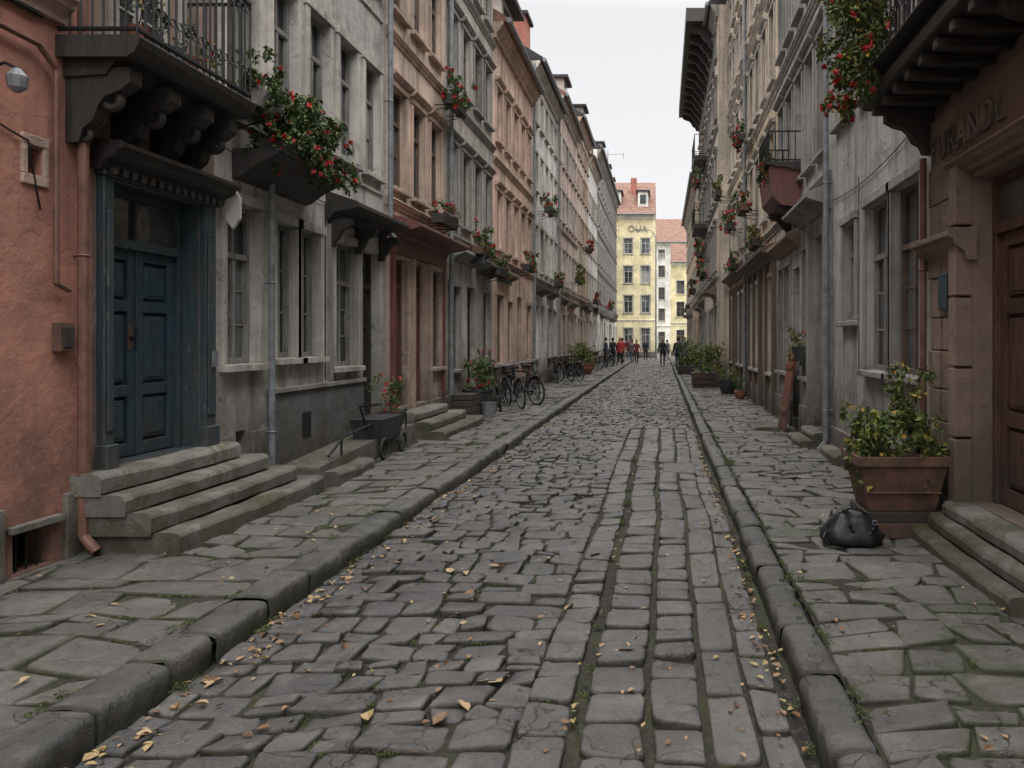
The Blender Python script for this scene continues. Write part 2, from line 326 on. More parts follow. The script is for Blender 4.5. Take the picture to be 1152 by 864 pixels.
def kerb(x,w,s,name,top=.135):
    V=[];Fq=[];C=[]; y=1.2; prof=[(0,-.05),(.0,.04),(.001,top-.04),(.008,top-.016),(.024,top-.004),(.07,top+.002),(w*.6,top+.004),(w-.03,top+.002),(w-.006,top-.012),(w+.002,0)]
    n=len(prof)
    while y<YE:
        ny=y+R.choice((R.uniform(.35,.6),R.uniform(.5,.9))); r=[R.random(),R.random()**2]; dz=R.uniform(-.014,.012); dz2=R.uniform(-.012,.012); dx=R.uniform(-.016,.012); dx2=R.uniform(-.014,.014); b=len(V); sd=R.random()*50
        ts=[0,.02,.05]+list(np.linspace(.1,.9,11))+[.95,.98,1]
        for j,t in enumerate(ts):
            sh=.012 if j in(0,len(ts)-1) else (.003 if j in(1,len(ts)-2) else 0)
            yy=y+.004+(ny-y-.008)*t
            for (a,z) in prof:
                jx=.012*mnoise.noise(Vector((yy*5,a*9+sd,x)))+.011*mnoise.noise(Vector((yy*19,a*14+z*20+sd,x))); jz=.013*mnoise.noise(Vector((yy*4,a*7+sd,5)))+.008*mnoise.noise(Vector((yy*17,a*24+sd,5)))
                aa=a+(sh if a<w/2 else -sh*.3)
                V.append((x+s*(aa+dx*(1-t)+dx2*t+jx),yy,(z-sh if z>.08 else z)+(dz*(1-t)+dz2*t+jz if z>.03 else 0))); C.append((r[0],r[1],.8 if (sh or z<.045) else .1,1))
        for j in range(len(ts)-1):
            for i in range(n-1): Fq.append((b+j*n+i,b+(j+1)*n+i,b+(j+1)*n+i+1,b+j*n+i+1))
        y=ny
    npmesh(name,np.array(V),np.array(Fq),S_kerb,np.array(C),True)
kerb(KL,.24,-1,'kerb',.145); kerb(KR,.18,1,'kerb',.13)
dc=empty('drain_cover'); stones('cover_slabs',[[(.0,9.5),(.44,9.5),(.44,10.4),(.0,10.4)]],.022,S_walk,.003,dc,.001,.01,sq=.12)
# ---------------------------------------------------------------- foliage
def leaves_np(C,Nn,D,ln,wd):
    D=D/np.linalg.norm(D,axis=1,keepdims=True); S=np.cross(D,Nn); S/=np.maximum(np.linalg.norm(S,axis=1,keepdims=True),1e-6); U=np.cross(S,D)
    ln=ln[:,None]; wd=wd[:,None]
    a=C-D*ln*.5; c=C+D*ln*.5-U*ln*.12; b=C+S*wd*.5+U*wd*.18-D*ln*.05; d=C-S*wd*.5+U*wd*.18-D*ln*.05
    return np.stack([a,b,c,d],1)
def foliage(name,clumps,n,mat,size=(.03,.07),parent=None,aspect=.6,droop=.3):
    cl=np.array([c[:3] for c in clumps]); rr=np.array([c[3:6] for c in clumps]); w=rr.prod(1)**(1/1.5); idx=rng.choice(len(cl),n,p=w/w.sum())
    d=rng.normal(size=(n,3)); d/=np.linalg.norm(d,axis=1,keepdims=True); rad=rng.random((n,1))**.45
    P=cl[idx]+d*rad*rr[idx]; sz=rng.uniform(*size,n)
    D=d*.6+rng.normal(size=(n,3))*.6; D[:,2]-=droop; N=d*.5+rng.normal(size=(n,3))*.5; N[:,2]+=.8
    V=leaves_np(P,N,D,sz,sz*aspect).reshape(-1,3); F=np.arange(n*4).reshape(n,4)
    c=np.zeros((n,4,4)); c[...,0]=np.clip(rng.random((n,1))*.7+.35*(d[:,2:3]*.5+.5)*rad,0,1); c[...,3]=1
    return npmesh(name,V,F,mat,c.reshape(-1,4),False,parent)
def blooms(name,pts,mat,r=.03,parent=None):
    P=np.repeat(np.array(pts),9,0); n=len(P); d=rng.normal(size=(n,3)); d/=np.linalg.norm(d,axis=1,keepdims=True)
    V=leaves_np(P+d*r*.45,rng.normal(size=(n,3)),d,np.full(n,r*1.2),np.full(n,r*1.1)).reshape(-1,3)
    c=np.zeros((n,4,4)); c[...,0]=rng.random((n,1)); c[...,3]=1
    return npmesh(name,V,np.arange(n*4).reshape(n,4),mat,c.reshape(-1,4),False,parent)
L_stem=simple('plant_stem',(.05,.06,.025),.7,.3,10)
def plantmass(parent,c,r,n,nfl=0,mat=None,size=(.03,.07),k_=9,fl=None,flr=.03,trail=0,stems=True):
    cl=[]; mb=MB()
    for i in range(k_):
        p=[c[j]+R.uniform(-1,1)*r[j]*.75 for j in range(3)]; s=R.uniform(.28,.6); m_=min(r)
        cl.append((*p,max(r[0]*s*.6,m_*s),max(r[1]*s*.6 if r[1]<.5 else m_*s,m_*s),m_*s))
        if stems: tube(mb,(c[0]+R.uniform(-.4,.4)*r[0],p[1]+R.uniform(-.1,.1)*r[1],c[2]-r[2]*.9),p,.005,L_stem,4,.002)
    for i in range(trail):
        x=c[0]+R.uniform(-1,1)*r[0];y=c[1]+R.uniform(-1,1)*r[1];z=c[2]-r[2]*.3
        for j in range(R.randint(3,6)):
            z-=R.uniform(.04,.08); cl.append((x+R.uniform(-.03,.03),y+R.uniform(-.03,.03),z,.045,.045,.05))
    for i in range(k_//2):
        p=[c[j]+R.uniform(-1,1)*r[j]*1.05 for j in range(3)]; p[2]=c[2]+abs(p[2]-c[2]); cl.append((*p,.06,.06,.09))
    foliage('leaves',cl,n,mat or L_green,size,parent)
    if stems and mb.v: mb.emit('stems',parent)
    if nfl:
        pts=[]
        for i in range(nfl):
            q=R.choice(cl); d=Vector((R.gauss(0,1),R.gauss(0,1),R.gauss(.3,1))).normalized(); pts.append((q[0]+d.x*q[3],q[1]+d.y*q[4],q[2]+d.z*q[5]))
        blooms('flowers',pts,fl or L_fl,flr,parent)
# ---------------------------------------------------------------- houses
def wall(mb,F,u0,u1,z0,z1,ops,mat):
    us=sorted({u0,u1,*[o['u'][0] for o in ops],*[o['u'][1] for o in ops]}); zs=sorted({z0,z1,*[o['z'][0] for o in ops],*[o['z'][1] for o in ops]})
    for a,b in zip(us,us[1:]):
        for c,d in zip(zs,zs[1:]):
            um=(a+b)/2; zm=(c+d)/2
            if any(o['u'][0]<um<o['u'][1] and o['z'][0]<zm<o['z'][1] for o in ops): continue
            quad(mb,F,[(a,0,c),(b,0,c),(b,0,d),(a,0,d)],mat)
    for o in ops:
        (a,b),(c,d)=o['u'],o['z']; r=-o.get('rec',.13)-.02; rm=o.get('rmat',mat)
        for p in ([(a,0,c),(b,0,c),(b,r,c),(a,r,c)],[(a,0,d),(b,0,d),(b,r,d),(a,r,d)],[(a,0,c),(a,0,d),(a,r,d),(a,r,c)],[(b,0,c),(b,0,d),(b,r,d),(b,r,c)]): quad(mb,F,p,rm)
def pane(mb,F,a,b,c,d,dd,mat):
    e=[R.uniform(-.006,.006) for _ in range(3)]
    quad(mb,F,[(a,dd+e[0],c),(b,dd+e[1],c),(b,dd+e[1]+e[2],d),(a,dd+e[0]+e[2],d)],mat)
def window(mw,mt,F,o,fr,tr):
    (a,b),(c,d)=o['u'],o['z']; rec=o.get('rec',.13); g=-rec; ft=o.get('fw',.05); w=b-a;h=d-c
    box(mw,F,a,a+ft,g-.01,g+.05,c,d,fr); box(mw,F,b-ft,b,g-.01,g+.05,c,d,fr); box(mw,F,a+ft,b-ft,g-.01,g+.048,d-ft,d,fr); box(mw,F,a+ft,b-ft,g-.01,g+.052,c,c+ft*1.2,fr)
    cols=o.get('cols',2); tz=o.get('tz',.68); zt=c+h*tz if tz else d-ft
    bars=o.get('bars',2); xs=[a+ft+(w-2*ft)*i/cols for i in range(cols+1)]
    if tz: box(mw,F,a+ft,b-ft,g-.01,g+.06,zt-.03,zt+.03,fr)
    for x in xs[1:-1]: box(mw,F,x-.026,x+.026,g-.01,g+.055,c+ft*1.2,zt-.03 if tz else d-ft,fr)
    if tz:
        for x in xs[1:-1]: box(mw,F,x-.018,x+.018,g-.01,g+.045,zt+.03,d-ft,fr)
    cur=R.random()<o.get('cur',.3)
    for i in range(cols):
        x0,x1=xs[i],xs[i+1]; mt_=G_cur if cur and R.random()<.85 else (G_mid if R.random()<.3 else G_dark)
        zz=[c+ft+(zt-c-ft)*j/(bars) for j in range(bars+1)]
        box(mw,F,x0,x0+.028,g-.01,g+.035,c+ft*1.2,zt-.03,fr); box(mw,F,x1-.028,x1,g-.01,g+.035,c+ft*1.2,zt-.03,fr)
        for j in range(bars):
            pane(mw,F,x0,x1,zz[j],zz[j+1],g+.008,mt_)
            if j: box(mw,F,x0+.02,x1-.02,g-.01,g+.026,zz[j]-.011,zz[j]+.011,fr)
        if tz: pane(mw,F,x0,x1,zt,d-ft,g+.008,G_mid if R.random()<.4 else G_dark)
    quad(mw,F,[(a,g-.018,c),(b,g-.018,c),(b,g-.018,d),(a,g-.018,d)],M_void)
    if tr and o.get('sur',1):
        s=.085; box(mt,F,a-s,a-.003,-.01,.035,c,d,tr); box(mt,F,b+.003,b+s,-.01,.035,c,d,tr); box(mt,F,a-s-.02,b+s+.02,-.01,.05,d+.003,d+.11,tr)
        if o.get('hood'): prism(mt,F,a-s-.06,b+s+.06,[(-.01,d+.113),(.07,d+.113),(.12,d+.17),(.13,d+.2),(-.01,d+.23)],tr)
    if tr: box(mt,F,a-.1,b+.1,-.01,.1,c-.07,c-.003,tr)
def door(mw,F,o,mat,frame):
    (a,b),(c,d)=o['u'],o['z']; g=-o.get('rec',.2); tz=o.get('tz',d-.5); leaves=o.get('leaves',2)
    quad(mw,F,[(a,g-.018,c),(b,g-.018,c),(b,g-.018,d),(a,g-.018,d)],mat)
    ft=.06; box(mw,F,a,a+ft,g-.01,g+.07,c,d,frame); box(mw,F,b-ft,b,g-.01,g+.07,c,d,frame); box(mw,F,a+ft,b-ft,g-.01,g+.065,d-ft,d,frame)
    if tz and tz<d-.1:
        box(mw,F,a+ft,b-ft,g-.01,g+.08,tz-.04,tz+.04,frame); n=2
        for i in range(n):
            x0=a+ft+(b-a-2*ft)*i/n; x1=a+ft+(b-a-2*ft)*(i+1)/n; pane(mw,F,x0,x1,tz+.04,d-ft,g+.01,G_mid)
            if i: box(mw,F,x0-.015,x0+.015,g-.01,g+.04,tz+.04,d-ft,frame)
    else: tz=d-ft+.04
    zt=tz-.04
    for i in range(leaves):
        x0=a+ft+(b-a-2*ft)*i/leaves+.004; x1=a+ft+(b-a-2*ft)*(i+1)/leaves-.004; w=x1-x0; s=min(.09,w*.2)
        box(mw,F,x0,x0+s,g-.01,g+.035,c+.01,zt,mat); box(mw,F,x1-s,x1,g-.01,g+.035,c+.01,zt,mat)
        H=zt-c-.01
        for z0,z1 in ((0,.06),(.29,.345),(.70,.755),(.95,1.)): box(mw,F,x0+s,x1-s,g-.01,g+.033,c+.01+H*z0,c+.01+H*z1,mat)
        for z0,z1 in ((.06,.29),(.345,.70),(.755,.95)):
            box(mw,F,x0+s+.03,x1-s-.03,g-.01,g+.02,c+.01+H*z0+.03,c+.01+H*z1-.03,mat)
            box(mw,F,x0+s+.055,x1-s-.055,g-.01,g+.028,c+.01+H*z0+.055,c+.01+H*z1-.055,mat)
    xm=(a+b)/2 if leaves==2 else b-.16
    box(mw,F,xm-.014,xm+.014,g,g+.05,c+.01,zt,mat); zk=c+1.0; tube(mw,F(xm-.07,g+.03,zk),F(xm-.07,g+.09,zk),.018,M_iron); tube(mw,F(xm-.07,g+.09,zk-.02),F(xm-.07,g+.09,zk+.09),.012,M_iron)
    box(mw,F,xm-.1,xm-.04,g+.03,g+.04,zk-.1,zk+.1,M_rust)
def cornice(mb,F,u0,u1,z,pr,h,mat):
    prism(mb,F,u0,u1,[(-.01,z-h),(pr*.3,z-h),(pr*.35,z-h*.7),(pr*.75,z-h*.45),(pr*.8,z-h*.25),(pr,z-h*.2),(pr,z),(-.01,z+.02)],mat)
def house(name,F,u0,u1,h,wmat,ops,frame,trim,roof,plinth=(P_plinth,.6),depth=7,oh=.35,rh=2.4,near=False,extra=None,belts=(3.55,),dm=None,dframe=None):
    e=empty(name); mw=MB();mt=MB();mo=MB();mr=MB(); u0+=.002;u1-=.002
    wall(mw,F,u0,u1,-.05,h,ops,wmat)
    for u in (u0,u1): quad(mw,F,[(u,0,-.05),(u,-depth,-.05),(u,-depth,h),(u,0,h)],wmat)
    quad(mw,F,[(u0,-depth,-.05),(u1,-depth,-.05),(u1,-depth,h),(u0,-depth,h)],wmat)
    mid=depth/2; prism(mr,F,u0,u1,[(oh,h-.03),(oh,h+.09),(-mid,h+rh),(-depth-oh,h+.09),(-depth-oh,h-.03)],roof)
    tube(mt,F(u0,oh+.05,h),F(u1,oh+.05,h),.07,M_pipe,8)
    cornice(mt,F,u0,u1,h-.033,.26,.4,trim)
    for o in ops:
        t=o.get('t','win')
        if t=='win': window(mo,mt,F,o,o.get('fr',frame),o.get('tr',trim))
        elif t=='door': door(mo,F,o,o.get('mat',dm or W_dark),o.get('fr',dframe or W_dark))
        elif t=='void':
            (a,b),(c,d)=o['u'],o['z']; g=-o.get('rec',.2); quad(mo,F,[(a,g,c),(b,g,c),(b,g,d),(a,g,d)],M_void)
            n=int((b-a)/.07)
            for i in range(1,n): tube(mo,F(a+(b-a)*i/n,-.05,c),F(a+(b-a)*i/n,-.05,d),.008,M_iron,5)
    if plinth:
        pm,ph=plinth; low=sorted([o for o in ops if o['z'][0]<ph],key=lambda o:o['u'][0]); x=u0
        for o in low:
            if o['u'][0]-.09>x: box(mt,F,x,o['u'][0]-.09,-.01,.035,-.04,ph,pm)
            x=o['u'][1]+.09
        if x<u1: box(mt,F,x,u1,-.01,.035,-.04,ph,pm)
    for z in belts: cornice(mt,F,u0,u1,z,.09,.14,trim)
    mx=MB()
    if extra: extra(F,mt,mo,mx,e)
    mw.emit('walls',e); mt.emit('trim',e,bevel=.008 if near else 0,seg=1); mo.emit('windows_and_doors',e,bevel=.004 if near else 0,seg=1); mr.emit('roof',e); mx.emit('fittings',e)
    return e
def grid(u0,u1,n,floors,w,**kw):
    r=[]
    for c,d in floors:
        for i in range(n):
            m=u0+(u1-u0)*(i+.5)/n; r.append(dict(u=(m-w/2,m+w/2),z=(c,d),**kw))
    return r
def hood(mb,F,u0,u1,z,pr,mat):
    prism(mb,F,u0,u1,[(-.01,z-.16),(.06,z-.16),(.1,z-.08),(pr*.8,z-.03),(pr,z),(pr,z+.05),(pr*.9,z+.07),(-.01,z+.2)],mat)
def bracket(mb,F,u,w,d,z,h,mat):
    prism(mb,F,u-w/2,u+w/2,[(-.01,z),(d,z),(d,z-h*.18),(d*.82,z-h*.3),(d*.62,z-h*.36),(d*.5,z-h*.5),(d*.42,z-h*.7),(d*.26,z-h*.82),(d*.2,z-h),(-.01,z-h*1.02)],mat)
def pipe_down(mb,F,u,z0,z1,mat,d=.09,r=.045):
    tube(mb,F(u,d,z0+.15),F(u,d,z1),r,mat,10); tube(mb,F(u,d,z0+.15),F(u,d+.1,z0+.04),r,mat,10)
    z=z0+.6
    while z<z1: torus(mb,F(u,d,z),(0,0,1),r,.01,mat,12,5); tube(mb,F(u,0,z),F(u,d,z),.012,mat,5); z+=1.6
def railing(mb,F,u0,u1,d,z0,z1,mat,sp=.1,sides=True):
    for z in (z0+.06,z1):
        box(mb,F,u0,u1,d-.016,d+.016,z-.012,z+.012,mat)
        if sides:
            for u in(u0,u1): box(mb,F,u-.014,u+.014,0,d,z-.011,z+.011,mat)
    n=int((u1-u0)/sp)
    for i in range(n+1):
        u=u0+(u1-u0)*i/n; tube(mb,F(u,d,z0),F(u,d,z1),.009,mat,5)
        if i<n:
            um=u+sp/2; torus(mb,F(um,d,z0+(z1-z0)*.3),(1,0,0),sp*.36,.006,mat,10,4); torus(mb,F(um,d,z1-.07),(1,0,0),sp*.36,.006,mat,10,4)
    if sides:
        m=int(d/sp)
        for j in range(1,m+1):
            for u in(u0,u1): tube(mb,F(u,d*j/(m+1),z0),F(u,d*j/(m+1),z1),.009,mat,5)
def cable(mx,F,u0,z0,u1,z1,sag=.05,r=.007,n=10):
    path(mx,[F(u0+(u1-u0)*t,.02,z0+(z1-z0)*t-sag*4*t*(1-t)) for t in np.linspace(0,1,n)],r,M_iron,4)
FLm=FL(XL); FRm=FR(XR)
fl3=[(4.15,5.75),(7.0,8.4),(9.5,10.5)]
def ex_pink(F,mt,mo,mx,e):
    pipe_down(mx,F,5.52,.12,10.5,M_pipeb,.07,.036)
    path(mx,[F(4.2,.05,3.75),F(5.15,.05,3.72),F(5.3,.05,3.6),F(5.3,.05,2.1),F(5.42,.05,2.06)],.02,M_pipeb)
    path(mx,[F(4.2,.03,3.95),F(5.2,.03,3.93)],.014,M_iron); cable(mx,F,4.3,3.35,5.1,3.05,.04); cable(mx,F,5.1,3.05,5.2,2.6,.02)
    box(mt,F,5.06,5.28,-.01,.02,2.76,2.83,M_trimpeach); box(mt,F,5.06,5.28,-.01,.02,3.03,3.1,M_trimpeach); box(mt,F,5.06,5.105,-.01,.018,2.83,3.03,M_trimpeach); box(mt,F,5.235,5.28,-.01,.018,2.83,3.03,M_trimpeach)
    box(mt,F,5.32,5.46,-.01,.06,1.62,1.83,M_rust); box(mt,F,5.345,5.435,.06,.07,1.65,1.8,W_dark)
    cornice(mt,F,-4,5.4,4.15,.14,.2,M_trimpeach)
    box(mt,F,4.95,5.38,-.01,.05,.42,.47,M_step); box(mt,F,4.95,5.38,-.01,.05,.03,.13,M_step)
    path(mx,[F(4.78,0,3.4),F(4.78,.14,3.46),F(4.78,.22,3.42)],.01,M_iron); lathe(mx,F(4.78,.22,3.27),[(.02,0),(.05,.03),(.06,.1),(.02,.15)],M_pipe,10)
ops=[dict(u=(5.11,5.23),z=(2.84,3.02),t='void',rec=.1),dict(u=(5.0,5.33),z=(.14,.41),t='void',rec=.2)]+grid(-3,5.2,4,[(5,6.4),(7.6,9)],.8)+[dict(u=(-.5,.5),z=(.6,3),t='door'),dict(u=(1.5,2.4),z=(1.3,2.9)),dict(u=(3.1,4.0),z=(1.3,2.9))]
house('pink_townhouse',FLm,-4,5.7,11,P_pink,ops,W_grey,M_trimpeach,T_red,plinth=(P_plinth,.6),near=True,extra=ex_pink,belts=())
def ex_blue(F,mt,mo,mx,e):
    for a,b in((5.74,5.85),(7.02,7.18)):
        box(mt,F,a,b,-.01,.06,.70,2.96,W_bluel); box(mt,F,a+.02,b-.02,.06,.075,1.0,2.7,W_bluel); box(mt,F,a-.015,b+.015,-.01,.09,.70,.9,W_bluel)
    cornice(mt,F,5.68,7.28,3.2,.24,.2,W_dark); box(mt,F,5.72,7.22,-.01,.08,2.96,3.0,W_bluel)
    for i in range(14): box(mt,F,5.76+i*.105,5.81+i*.105,.08,.13,2.965,3.03,W_dark)
    prism(mt,F,5.35,6.88,[(-.01,3.72),(.5,3.72),(.55,3.75),(.58,3.8),(.6,3.86),(-.01,3.86)],W_dark)
    prism(mt,F,5.42,6.82,[(-.01,3.6),(.3,3.62),(.38,3.72),(-.01,3.72)],W_dark)
    for u in(5.5,5.95,6.4,6.76):
        bracket(mt,F,u,.12,.46,3.66,.52,W_dark); torus(mt,F(u,.30,3.45),(0,1,0),.06,.035,W_dark,14,6); torus(mt,F(u,.1,3.2),(0,1,0),.04,.025,W_dark,12,6)
    railing(mx,F,5.38,6.86,.56,3.86,4.75,M_iron,.085)
    for u in(5.6,5.75,6.0,6.2,6.5):
        lathe(mx,F(u,.42,3.87),[(.05,0),(.07,.13),(.075,.15),(.06,.15)],R.choice([M_terr,M_pipe,M_signw]),10)
    for s in range(5): p=F(5.6+.25*s,.42,4.12); plantmass(e,p,(.07,.08,.1),60,3,size=(.02,.05),k_=4,flr=.02,fl=R.choice([L_fl,L_fy]))
    box(mx,F,7.08,7.15,.078,.1,1.45,1.6,M_pipe)
ops=[dict(u=(5.86,7.01),z=(.72,2.95),t='door',rec=.22,tz=2.5,mat=W_blue,fr=W_bluel,rmat=W_bluel),dict(u=(5.95,6.7),z=(3.9,6.0),t='win',cols=2,bars=3,fr=W_white),dict(u=(5.95,6.7),z=(7.2,8.6))]
house('blue_door_townhouse',FLm,5.7,7.25,11.2,P_brown,ops,W_grey,M_trimgrey,T_red,plinth=(P_plinth,.55),near=True,extra=ex_blue,belts=())
def worn(mb,F,u0,u1,d0,d1,z0,z1,mat,seed):
    n=max(4,int((u1-u0)/.12)); vs=[];fs=[]
    for i in range(n+1):
        t=i/n; u=u0+(u1-u0)*t; w1=.022*mnoise.noise(Vector((u*3,seed,0))); w2=.018*mnoise.noise(Vector((u*2.3,seed,7)))-.016*math.sin(math.pi*t); ch=.012+.02*max(0,mnoise.noise(Vector((u*5,seed,3))))
        for d,z in((d0,z0),(d1+w1,z0),(d1+w1+.003,z1-.02-ch+w2),(d1-ch+w1,z1-.008+w2),(d1-ch-.03+w1,z1+w2),(d0,z1)): vs.append(F(u,d,z))
    for i in range(n):
        for j in range(6): fs.append((i*6+j,i*6+(j+1)%6,(i+1)*6+(j+1)%6,(i+1)*6+j))
    fs+=[tuple(range(6)),tuple(range(n*6+5,n*6-1,-1))]; mb.add(vs,fs,mat)
st=empty('stone_steps'); mb=MB()
for i,(d,z,a,b) in enumerate(((.72,.27,5.58,8.0),(.55,.42,5.53,7.75),(.38,.57,5.5,7.5),(.22,.72,5.48,7.28))): worn(mb,FLm,a,b,-.22 if i==3 else 0,d,.05 if i==0 else z-.146,z,M_step,i*3.3)
mb.emit('treads',st,bevel=.01,seg=2)
def ex_grey(F,mt,mo,mx,e):
    hood(mt,F,9.65,11.6,3.42,.42,W_dark)
    for u in (9.75,10.6,11.5): bracket(mt,F,u,.09,.3,3.26,.35,W_dark)
    box(mt,F,9.7,9.78,-.01,.05,1.18,3.2,M_trimgrey)
    box(mt,F,8.22,10.75,-.01,.06,-.04,1.12,P_blue); box(mt,F,8.2,10.77,-.01,.09,1.12,1.17,M_trimgrey)
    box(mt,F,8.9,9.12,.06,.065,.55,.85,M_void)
    pipe_down(mx,F,8.13,.12,3.6,M_pipe,.1,.035); pipe_down(mx,F,11.68,3.2,11.3,M_pipe,.1,.04)
    c=F(7.33,.14,2.98)
    vs=[(c[0]+x,c[1]+yy,c[2]+z) for yy in(-.02,.02) for x,z in((0,.2),(.07,.1),(.07,-.1),(0,-.2),(-.07,-.1),(-.07,.1))]
    mx.add(vs,[(0,1,2,3,4,5),(11,10,9,8,7,6)]+[(i,(i+1)%6,6+(i+1)%6,6+i) for i in range(6)],M_signw)
    path(mx,[F(7.33,0,3.2),F(7.33,.14,3.2),F(7.33,.14,3.16)],.01,M_iron); cable(mx,F,7.3,3.6,9.6,3.45,.04); cable(mx,F,9.6,3.45,9.6,1.2,0)
    for z in (3.95,6.6): box(mt,F,7.3,11.6,-.01,.03,z-.04,z,M_trimlight)
ops=[dict(u=(7.42,8.02),z=(1.46,3.08),cols=2,bars=3,cur=0,fr=W_grey),dict(u=(8.38,8.86),z=(1.5,3.02),cols=2,bars=3,tz=0,cur=0,fr=W_grey),dict(u=(8.94,9.45),z=(1.5,3.02),cols=2,bars=3,tz=0,cur=0,fr=W_grey),
 dict(u=(9.9,10.6),z=(1.35,3.0),cols=2,bars=3,fr=W_grey,cur=0),dict(u=(10.85,11.5),z=(.5,3.0),t='door',tz=2.5,mat=W_dark),dict(u=(7.62,7.8),z=(.3,.78),t='void',rec=.2)]
ops+=grid(7.3,11.6,5,fl3,.56,fr=W_grey,bars=2,cur=.5)
house('grey_townhouse',FLm,7.25,11.75,11.5,P_grey,ops,W_white,M_trimlight,T_red,plinth=(P_plinth,.75),near=True,extra=ex_grey,belts=())
rp=empty('stone_landing'); mb=MB()
prism(mb,lambda u,d,z:(u,d,z),XL+.04,XL+.55,[(8.3,.05),(8.3,.3),(10.4,.42),(11.6,.42),(11.6,.05)],M_step); worn(mb,FLm,8.25,9.3,0,.75,.05,.25,M_step,20); worn(mb,FLm,10.8,11.65,.03,.35,.3,.52,M_step,23)
mb.emit('landing_stone',rp,bevel=.015,seg=2)
mb=MB(); path(mb,[FLm(8.6,.5,.38),FLm(9.0,.5,.55),FLm(11.2,.5,.68)],.016,M_iron); tube(mb,FLm(8.95,.5,.3),FLm(8.95,.5,.55),.014,M_iron); tube(mb,FLm(11.2,.5,.4),FLm(11.2,.5,.68),.014,M_iron); tube(mb,FLm(10.0,.5,.35),FLm(10.0,.5,.62),.014,M_iron); mb.emit('handrail',rp)
def ex_peach(F,mt,mo,mx,e):
    hood(mt,F,11.85,14.9,3.5,.5,W_red); box(mt,F,11.95,14.8,-.01,.08,3.1,3.34,W_red)
    for u in (11.98,12.95,13.9,14.72): box(mt,F,u-.05,u+.05,-.01,.07,.5,3.1,M_trimpeach if u in(12.95,13.9) else W_red)
    cable(mx,F,11.8,3.85,14.9,3.82,.03)
ops=[dict(u=(12.08,12.85),z=(.6,3.05),t='door',mat=W_red,fr=W_red,tz=2.6),dict(u=(13.05,13.82),z=(.6,3.05),t='door',mat=W_red,fr=W_red,tz=2.6),dict(u=(14.0,14.65),z=(1.2,3.0),fr=W_brf,cur=0)]
ops+=grid(11.8,14.8,3,fl3,.62,fr=W_brf,hood=1)
house('peach_townhouse',FLm,11.75,14.9,11.5,P_peach,ops,W_brf,M_trimpeach,T_red,near=True,extra=ex_peach,belts=(3.95,6.6,9.1))
st=empty('stone_steps'); mb=MB()
for i,(d,z,a,b) in enumerate(((.85,.25,11.95,14.6),(.6,.39,12.0,14.2),(.35,.54,12.0,13.9))): worn(mb,FLm,a,b,0,d,.05 if i==0 else z-.137,z,M_step,i*5+40)
mb.emit('treads',st,bevel=.01,seg=2)
def ground_ops(u0,u1,fr,n=None,dm=W_dark):
    n=n or max(2,int((u1-u0)/1.25)); r=[]
    for i in range(n):
        m=u0+(u1-u0)*(i+.5)/n+R.uniform(-.06,.06); w=R.uniform(.65,.9)
        if i%3==R.randint(0,2) or i==1: r.append(dict(u=(m-w/2,m+w/2),z=(.3,R.uniform(2.75,3.0)),t='door',mat=R.choice([dm,W_brown,W_dark,W_brf,W_bluel]),fr=dm,tz=2.35))
        else: r.append(dict(u=(m-w/2,m+w/2),z=(1.1,R.uniform(2.8,2.95)),fr=fr,cur=.3,bars=2))
    return r
def mkex(wood,y0,y1,pipes=(),hoodz=3.42):
    def ex(F,mt,mo,mx,e):
        a=y0+.4
        while a<y1-1.2:
            L=R.uniform(1.6,3.2); b=min(a+L,y1-.2)
            if R.random()<.75: hood(mt,F,a,b,hoodz+R.uniform(-.1,.1),R.uniform(.2,.45),R.choice([wood,W_dark,M_trimgrey,W_brf]))
            a=b+R.uniform(.3,.9)
        for u in pipes: pipe_down(mx,F,u,.12,10.8,M_pipe,.1,.045)
        a=y0+1.5
        while a<y1-1:
            if R.random()<.4:
                z=R.uniform(3.6,4.2); tube(mx,F(a,0,z),F(a,.5,z),.014,M_iron,5)
                box(mx,F,a-.012,a+.012,.15,.46,z-.36,z-.05,R.choice([W_dark,W_red,M_pot,W_brf]))
            a+=R.uniform(3,6)
        cable(mx,F,y0+.1,3.75,y1-.1,3.8,.08,.008)
    return ex
ops=ground_ops(14.95,19.1,W_brf)+grid(15,19.1,4,fl3,.6,fr=W_brf,hood=1)
house('taupe_townhouse',FLm,14.9,19.2,11.4,P_taupe,ops,W_brf,M_trimgrey,T_dark,near=True,extra=mkex(W_dark,14.9,19.2,(15.05,)),belts=(3.85,6.6,9.2))
M_rch=simple('chimney_brick',(.36,.14,.1),.85,.3,5)
def ex_salmon(F,mt,mo,mx,e):
    mkex(W_brown,19.2,25,(24.85,))(F,mt,mo,mx,e)
    box(mt,F,20.9,22.6,-1.6,-.15,9.9,11.3,P_taupe); box(mt,F,20.75,22.75,-1.8,.15,11.303,11.45,T_dark)
    box(mo,F,21.2,22.3,-.15,-.14,10.3,11.1,G_dark)
house('salmon_townhouse',FLm,19.2,25,9.85,P_salmon,ground_ops(19.3,24.9,W_brf)+grid(19.3,24.9,5,[(4.1,5.6),(6.9,8.3)],.6,fr=W_brf,hood=1),W_brf,M_trimpeach,T_red,extra=ex_salmon,belts=(3.85,6.4))
def ex_c(F,mt,mo,mx,e):
    mkex(W_dark,25,31,(30.9,))(F,mt,mo,mx,e)
    box(mt,F,26.2,27.2,-1.3,-.45,11,13.0,M_rch); box(mt,F,26.1,27.3,-1.4,-.35,13.003,13.12,T_dark)
house('white_townhouse',FLm,25,31,11,P_white,ground_ops(25.1,30.9,W_grey)+grid(25.1,30.9,5,[(4.1,5.6),(6.8,8.1),(9.1,10.2)],.62,fr=W_brf),W_white,M_trimlight,T_dark,extra=ex_c,belts=(3.85,))
